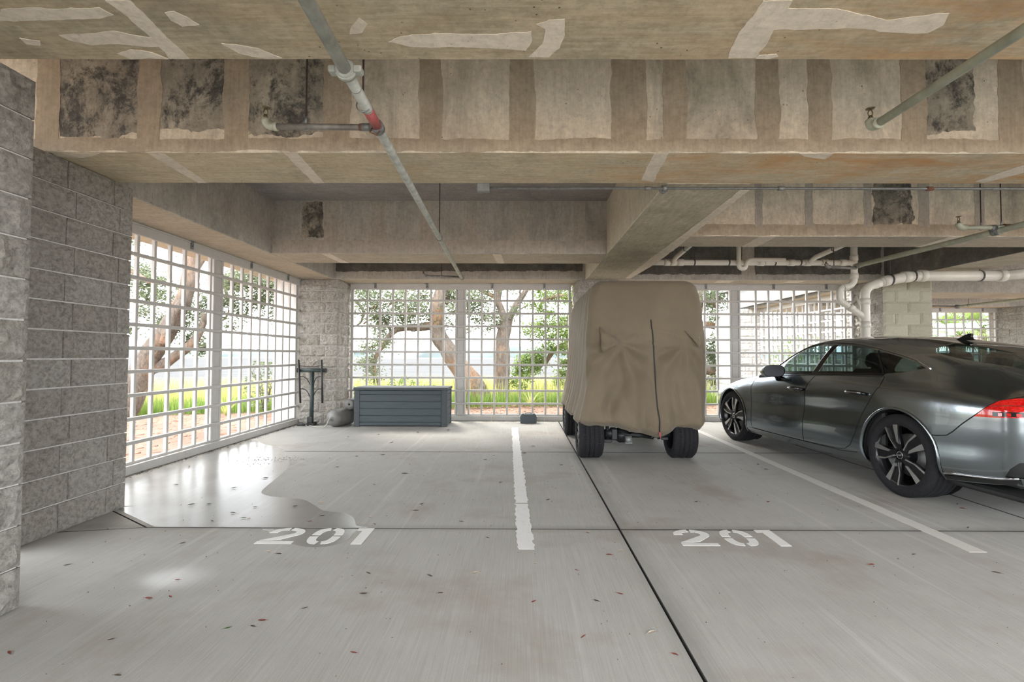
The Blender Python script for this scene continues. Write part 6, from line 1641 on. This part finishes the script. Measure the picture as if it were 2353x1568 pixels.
# ---- door handles, mirrors, aerial
def surf_x(y, z): return S(y, T_of(y, z)).x
for sd in (-1, 1):
    for (ya, yb, z, par) in ((1.275, 1.525, .868, 'front_door'), (.335, .585, .888, 'rear_door')):
        x = surf_x((ya + yb) / 2, z)
        m = MB(); n = 14; pth = []; rr = []
        for i in range(n + 1):
            u = i / n; y = ya + (yb - ya) * u; bow = math.sin(P * min(1, max(0, u))) ** .35
            pth.append(((surf_x(y, z) + .008 + .030 * bow) * sd, y, z + .008 * bow)); rr.append(.012 + .011 * bow)
        m.tube(pth, rr, 10); h_ = m.build('door_handle', BLACK_G, car)
        strip = [((p[0] + sd * rr[i] * .93), p[1], p[2] + .004) for i, p in enumerate(pth)][1:-1]
        m = MB(); m.tube(strip, .0075, 6); o = m.build('handle_strip', CHROME, h_)
        m = MB(); m.lathe([(0, .002), (.05, .0015), (.058, 0), (.05, -.002)], (0, 0, 0), 'x', 20); o = m.build('handle_recess', BLACK_M, car)
        o.matrix_local = Matrix.Translation(((x + .001) * sd, (ya + yb) / 2, z - .010)) @ Matrix.Diagonal((1, 1.1, .62, 1))
    # mirror: shell facing forward, glass facing back
    m = MB(); vs = []; fs = []; nu, nv = 22, 12
    for j in range(nv + 1):
        s = j / nv                      # 0 = rear rim, 1 = front tip
        k = math.sqrt(max(0, 1 - s ** 2.2)) if s < 1 else 0
        for i in range(nu):
            a = 2 * P * i / nu; c, sn = math.cos(a), math.sin(a)
            ex = math.copysign(abs(c) ** .75, c); ez = math.copysign(abs(sn) ** .75, sn)
            x = .118 * ex * k + .03 * s; z = .075 * ez * k + .0
            vs.append((sd * (1.045 - x * 1.0 + (.02 if ex < 0 else 0)), 1.66 + .235 * s + .03 * ez * (1 - s) * 0 + .04 * (-ex) * .5, 1.072 + z - .012 * s))
    for j in range(nv):
        for i in range(nu):
            i2 = (i + 1) % nu; fs.append((j * nu + i, j * nu + i2, (j + 1) * nu + i2, (j + 1) * nu + i))
    m.add(vs, fs, 0, True); mir = m.build('wing_mirror', BLACK_G, car)
    m = MB(); c = (sd * 1.045, 1.664, 1.072); m.add([(v[0] * .94 + c[0] * .06, v[1] + .006, v[2] * .94 + c[2] * .06) for v in vs[:nu]], [tuple(range(nu))]); m.build('mirror_glass', MIRROR, mir)
    m = MB(); m.tube([(sd * .895, 1.82, .975), (sd * .93, 1.80, 1.0), (sd * .99, 1.76, 1.03)], [.045, .032, .028], 10); m.build('mirror_arm', BLACK_G, mir)
m = MB(); vs = []
z0 = S(.26, 8).z
pr_ = [(.36, 0), (.30, .018), (.22, .058), (.185, .066), (.165, .062), (.172, .03), (.150, 0)]
m.prism([(y, z) for y, z in pr_], lambda u, v: (-.012, u, z0 + v - .004), (.024, 0, 0)); m.build('roof_aerial', BLACK_G, car)
# ---- cabin
def seat(x, y, w, name):
    m = MB(); m.bbox(x - w / 2, x + w / 2, y - .02, y + .48, .38, .60, .05); s_ = m.build(name, CABIN, car)
    m = MB(); R = Matrix.Rotation(math.radians(14), 4, 'X'); b = MB(); b.bbox(-w / 2, w / 2, -.07, .05, 0, .62, .05); M = Matrix.Translation((x, y, .52)) @ R
    m.add([M @ Vector(v) for v in b.v], b.f); m.build('backrest', CABIN, s_)
    n = 1 if w < .7 else 3
    for k in range(n):
        b = MB(); xx = 0 if n == 1 else (k - 1) * w * .33; b.bbox(xx - .13, xx + .13, -.06, .03, .64, .80, .04); m = MB(); m.add([M @ Vector(v) for v in b.v], b.f); m.build('headrest', CABIN, s_)
seat(-.38, 1.05, .52, 'front_seat'); seat(.38, 1.05, .52, 'front_seat'); seat(0, .12, 1.2, 'rear_bench')
m = MB(); m.bbox(-.80, .80, -.9, 2.3, .30, .36, .02); m.build('cabin_floor', CABIN, car)
m = MB(); m.bbox(-.74, .74, 1.80, 2.30, .62, 1.0, .06); m.build('dashboard', CABIN, car)
m = MB(); m.bbox(-.62, .62, -.80, -.05, .80, .84, .02); m.build('parcel_shelf', CABIN, car)
for sd in (-1, 1):
    m = MB(); m.bbox(sd * .86 - .03, sd * .86 + .03, .2, 2.3, .36, 1.0, .02); m.build('door_lining', CABIN, car)
m = MB(); m.bbox(-.80, .80, -.95, 3.6, .20, .26, .02); m.build('underbody', BLACK_M, car)
# ---- tail details on the rear panel
m = MB(); m.bbox(-.60, .60, -1.150, -1.115, .868, .918, .006); lb = m.build('light_bar', LAMP_RED, car)
m = MB(); m.bbox(-.58, .58, -1.154, -1.149, .886, .894, .001); m.build('light_bar_line', CHROME, lb)
m = MB(); m.bbox(-.30, .30, -1.152, -1.118, .60, .745, .012); rc_ = m.build('plate_recess', BLACK_M, car)
m = MB(); m.bbox(-.155, .155, -1.158, -1.150, .625, .730, .003); m.build('blank_plate', simple('blank_pale_plate', (.5, .5, .5), .5), rc_)
m = MB(); m.bbox(-.52, .52, -1.148, -1.10, .415, .52, .010); df = m.build('rear_diffuser', BLACK_M, car)
for k in range(5):
    m = MB(); m.bbox(-.36 + .18 * k - .006, -.36 + .18 * k + .006, -1.158, -1.12, .42, .51, .002); m.build('diffuser_fin', BLACK_G, df)
for sd in (-1, 1):
    m = MB(); m.lathe([(.045, .0), (.05, -.004), (.05, -.05), (.044, -.05), (.044, .0)], (sd * .44, -1.135, .455), 'y', 20); m.build('tail_pipe', CHROME, car)
m = MB(); m.bbox(-.50, .50, -1.165, -1.05, .992, 1.010, .006); m.build('boot_lip', CARP, car)
# ================================================================ fallen leaves on the floor
LEAFM = {'r': (simple('dry_red_leaf', (.20, .05, .035), .7, var=.3, scale=60), 'curled dry red leaf'),
         'b': (simple('dry_brown_leaf', (.09, .065, .045), .8, var=.3, scale=60), 'thin brown dry leaf'),
         'p': (simple('bleached_leaf', (.48, .40, .32), .8, var=.25, scale=60), 'pale bleached leaf'),
         'd': (simple('dark_leaf_scrap', (.03, .026, .022), .8, var=.3, scale=60), 'small dark leaf scrap'),
         'g': (simple('green_leaf', (.07, .13, .04), .7, var=.3, scale=60), 'green fallen leaf')}
SPOTS = [(0.065, 2.531, 'r'), (0.086, 2.99, 'p'), (0.469, 3.508, 'r'), (0.24, 3.398, 'p'), (0.324, 2.903, 'r'), (0.518, 2.618, 'r'), (0.277, 2.222, 'r'), (0.644, 2.098, 'r'), (0.589, 2.256, 'p'), (-0.262, 2.856, 'p'), (-0.422, 2.617, 'b'), (-0.514, 2.815, 'b'), (-0.699, 2.095, 'r'), (-1.337, 2.276, 'g'), (-1.213, 2.339, 'r'), (-1.23, 2.291, 'd'), (-1.791, 2.182, 'b'), (-2.13, 2.079, 'r'), (-1.9, 2.542, 'r'), (-1.802, 2.561, 'r'), (-1.903, 2.756, 'r'), (-1.566, 1.942, 'b'), (-0.822, 2.604, 'b'), (-0.874, 2.849, 'b'), (-1.599, 3.146, 'p'), (0.384, 2.544, 'd'), (0.554, 3.124, 'r'), (0.634, 3.186, 'p'), (-2.12, 3.789, 'g'), (-2.075, 3.779, 'p'), (-2.275, 3.911, 'b'), (-2.318, 3.717, 'b'), (-1.863, 4.085, 'b'), (-2.179, 4.057, 'b'), (-1.544, 3.848, 'd'), (-1.582, 3.717, 'r'), (-1.081, 3.667, 'b'), (-0.847, 3.985, 'b'), (-0.833, 4.159, 'd'), (-1.691, 4.183, 'p'), (-2.606, 4.134, 'd'), (-2.743, 4.12, 'b'), (-3.31, 4.745, 'b'), (-3.692, 5.495, 'b'), (-2.69, 4.631, 'b'), (-2.589, 5.008, 'b'), (0.041, 6.32, 'b'), (0.163, 6.804, 'b'), (-0.34, 6.177, 'p'), (-0.43, 5.919, 'd'), (-0.569, 5.75, 'p'), (0.236, 4.299, 'b'), (0.459, 5.655, 'b'), (0.579, 5.613, 'p'), (1.499, 4.254, 'b'), (2.117, 4.262, 'r'), (3.698, 4.223, 'b'), (2.48, 3.153, 'b'), (2.101, 2.994, 'r'), (2.751, 2.895, 'b'), (3.635, 4.104, 'r'), (3.262, 3.64, 'b'), (2.729, 5.717, 'd'), (2.701, 5.479, 'b'), (-1.164, 3.822, 'p'), (-1.519, 3.113, 'b'), (-2.237, 3.283, 'b'), (-2.686, 2.94, 'b'), (-1.064, 2.456, 'b'), (-1.216, 8.226, 'b'), (-1.673, 7.984, 'b'), (-2.24, 7.752, 'b'), (-2.643, 7.537, 'b'), (-1.853, 7.065, 'd'), (-1.054, 6.384, 'b'), (-1.727, 6.177, 'b'), (-1.226, 5.214, 'b'), (-1.416, 4.775, 'b'), (-0.77, 4.556, 'p'), (-2.046, 5.502, 'b'), (-2.026, 6.092, 'b'), (-0.203, 4.875, 'b'), (-0.449, 3.732, 'b'), (-0.23, 3.408, 'b')]
_lm = {}
def leaf_mesh(var, key):
    if (var, key) not in _lm:
        rnd = random.Random(var * 17 + ord(key)); L = rnd.uniform(.020, .030); w = L * rnd.uniform(.26, .40); cu = rnd.uniform(.15, .5); m = MB(); vs = []
        n = 7
        for i in range(n + 1):
            t = -1 + 2 * i / n; ww = w * (1 - abs(t) ** 2.2) + .0004; z = .0035 + cu * L * .4 * t * t
            for k in (-1, 0, 1): vs.append((t * L, k * ww, z + (abs(k) * ww * .7)))
        fs = [f for i in range(n) for f in ((i * 3, i * 3 + 3, i * 3 + 4, i * 3 + 1), (i * 3 + 1, i * 3 + 4, i * 3 + 5, i * 3 + 2))]
        m.add(vs, fs, 0, True); m.tube([(L, 0, .0035 + cu * L * .4), (L * 1.35, .002, .003 + cu * L * .3)], .0008, 4)
        _lm[(var, key)] = m.mesh('leaf', LEAFM[key][0])
    return _lm[(var, key)]
rnd = random.Random(5)
MARKS = [('the left painted number', -1.4, 3.43), ('the right painted number', 1.43, 3.43), ('the near end of the chipped stall line', .03, 3.22), ('the crossing of the floor joints', .72, 3.585),
         ('the near wall end', -2.3, 2.6), ('the second block pillar', -3.2, 3.9), ('the deck box', -2.1, 8.4), ('the rear left cart wheel', .84, 6.0), ('the far end of the chipped stall line', -.1, 8.5),
         ('the rear wheel of the car', 3.4, 4.45), ('the near end of the greyed stall line', 2.93, 3.2), ('the side lattice', -3.8, 6.0), ('the lower left picture edge', -1.9, 1.95), ('the lower middle picture edge', 0.0, 1.9), ('the middle of the chipped stall line', -.07, 5.6)]
ORD = ['nearest to', 'second nearest to', 'third nearest to', 'fourth nearest to', 'fifth nearest to', 'sixth nearest to', 'seventh nearest to', 'eighth nearest to']
near_mark = {}
for i, (x, y, k) in enumerate(SPOTS):
    d, nm = min((math.hypot(x - mx, y - my), nm) for nm, mx, my in MARKS)
    near_mark.setdefault((k, nm), []).append((d, i))
LAB = {}
for (k, nm), lst in near_mark.items():
    for r, (d, i) in enumerate(sorted(lst)): LAB[i] = LEAFM[k][1] + ' ' + ORD[r] + ' ' + nm
for i, (x, y, k) in enumerate(SPOTS):
    o = inst('fallen_leaf', leaf_mesh(rnd.randrange(3), k)); s = rnd.uniform(.6, 1.0) * (1.0 if y < 5 else 1.35)
    o.location = (x, y, .0003); o.rotation_euler = (rnd.uniform(-.1, .1), rnd.uniform(-.05, .05), rnd.uniform(-.7, .9) + (P if rnd.random() < .5 else 0)); o.scale = (s, s * .75, s)
    tag(o, LAB[i], 'leaf', 'fallen leaves on the garage floor')
# crumbs and leaf litter blown against the foot of the screens
m = MB(); rnd = random.Random(9)
def crumb(x, y, s):
    a = rnd.uniform(0, 2 * P); c, n = math.cos(a) * s, math.sin(a) * s; h = rnd.uniform(.002, .008)
    m.add([(x - c, y - n, .001), (x - n * .35, y + c * .35, h), (x + c, y + n, .002), (x + n * .35, y - c * .35, .001)], [(0, 1, 2, 3), (0, 3, 2, 1)])
for k in range(420):
    y = rnd.uniform(4.15, 8.9); x = -4.04 + abs(rnd.gauss(0, .045)); crumb(x, y, rnd.uniform(.004, .016))
for k in range(330):
    x = rnd.uniform(-1.25, 6.3); y = 9.44 - abs(rnd.gauss(0, .04)); crumb(x, y, rnd.uniform(.004, .015))
for k in range(150):
    crumb(-3.0 + rnd.gauss(0, .25), 5.9 + rnd.gauss(0, .12), rnd.uniform(.004, .012))
for k in range(120):
    crumb(rnd.uniform(-3.95, -3.4), 8.93 - abs(rnd.gauss(0, .05)), rnd.uniform(.004, .014))
for k in range(700):
    crumb(rnd.uniform(-3.0, 3.2), rnd.uniform(1.7, 9.2), rnd.uniform(.002, .006))
tag(m.build('leaf_litter', LEAFM['b'][0], fix=False), 'fine dark leaf litter and crumbs along the foot of the screens', 'litter', kind='stuff')
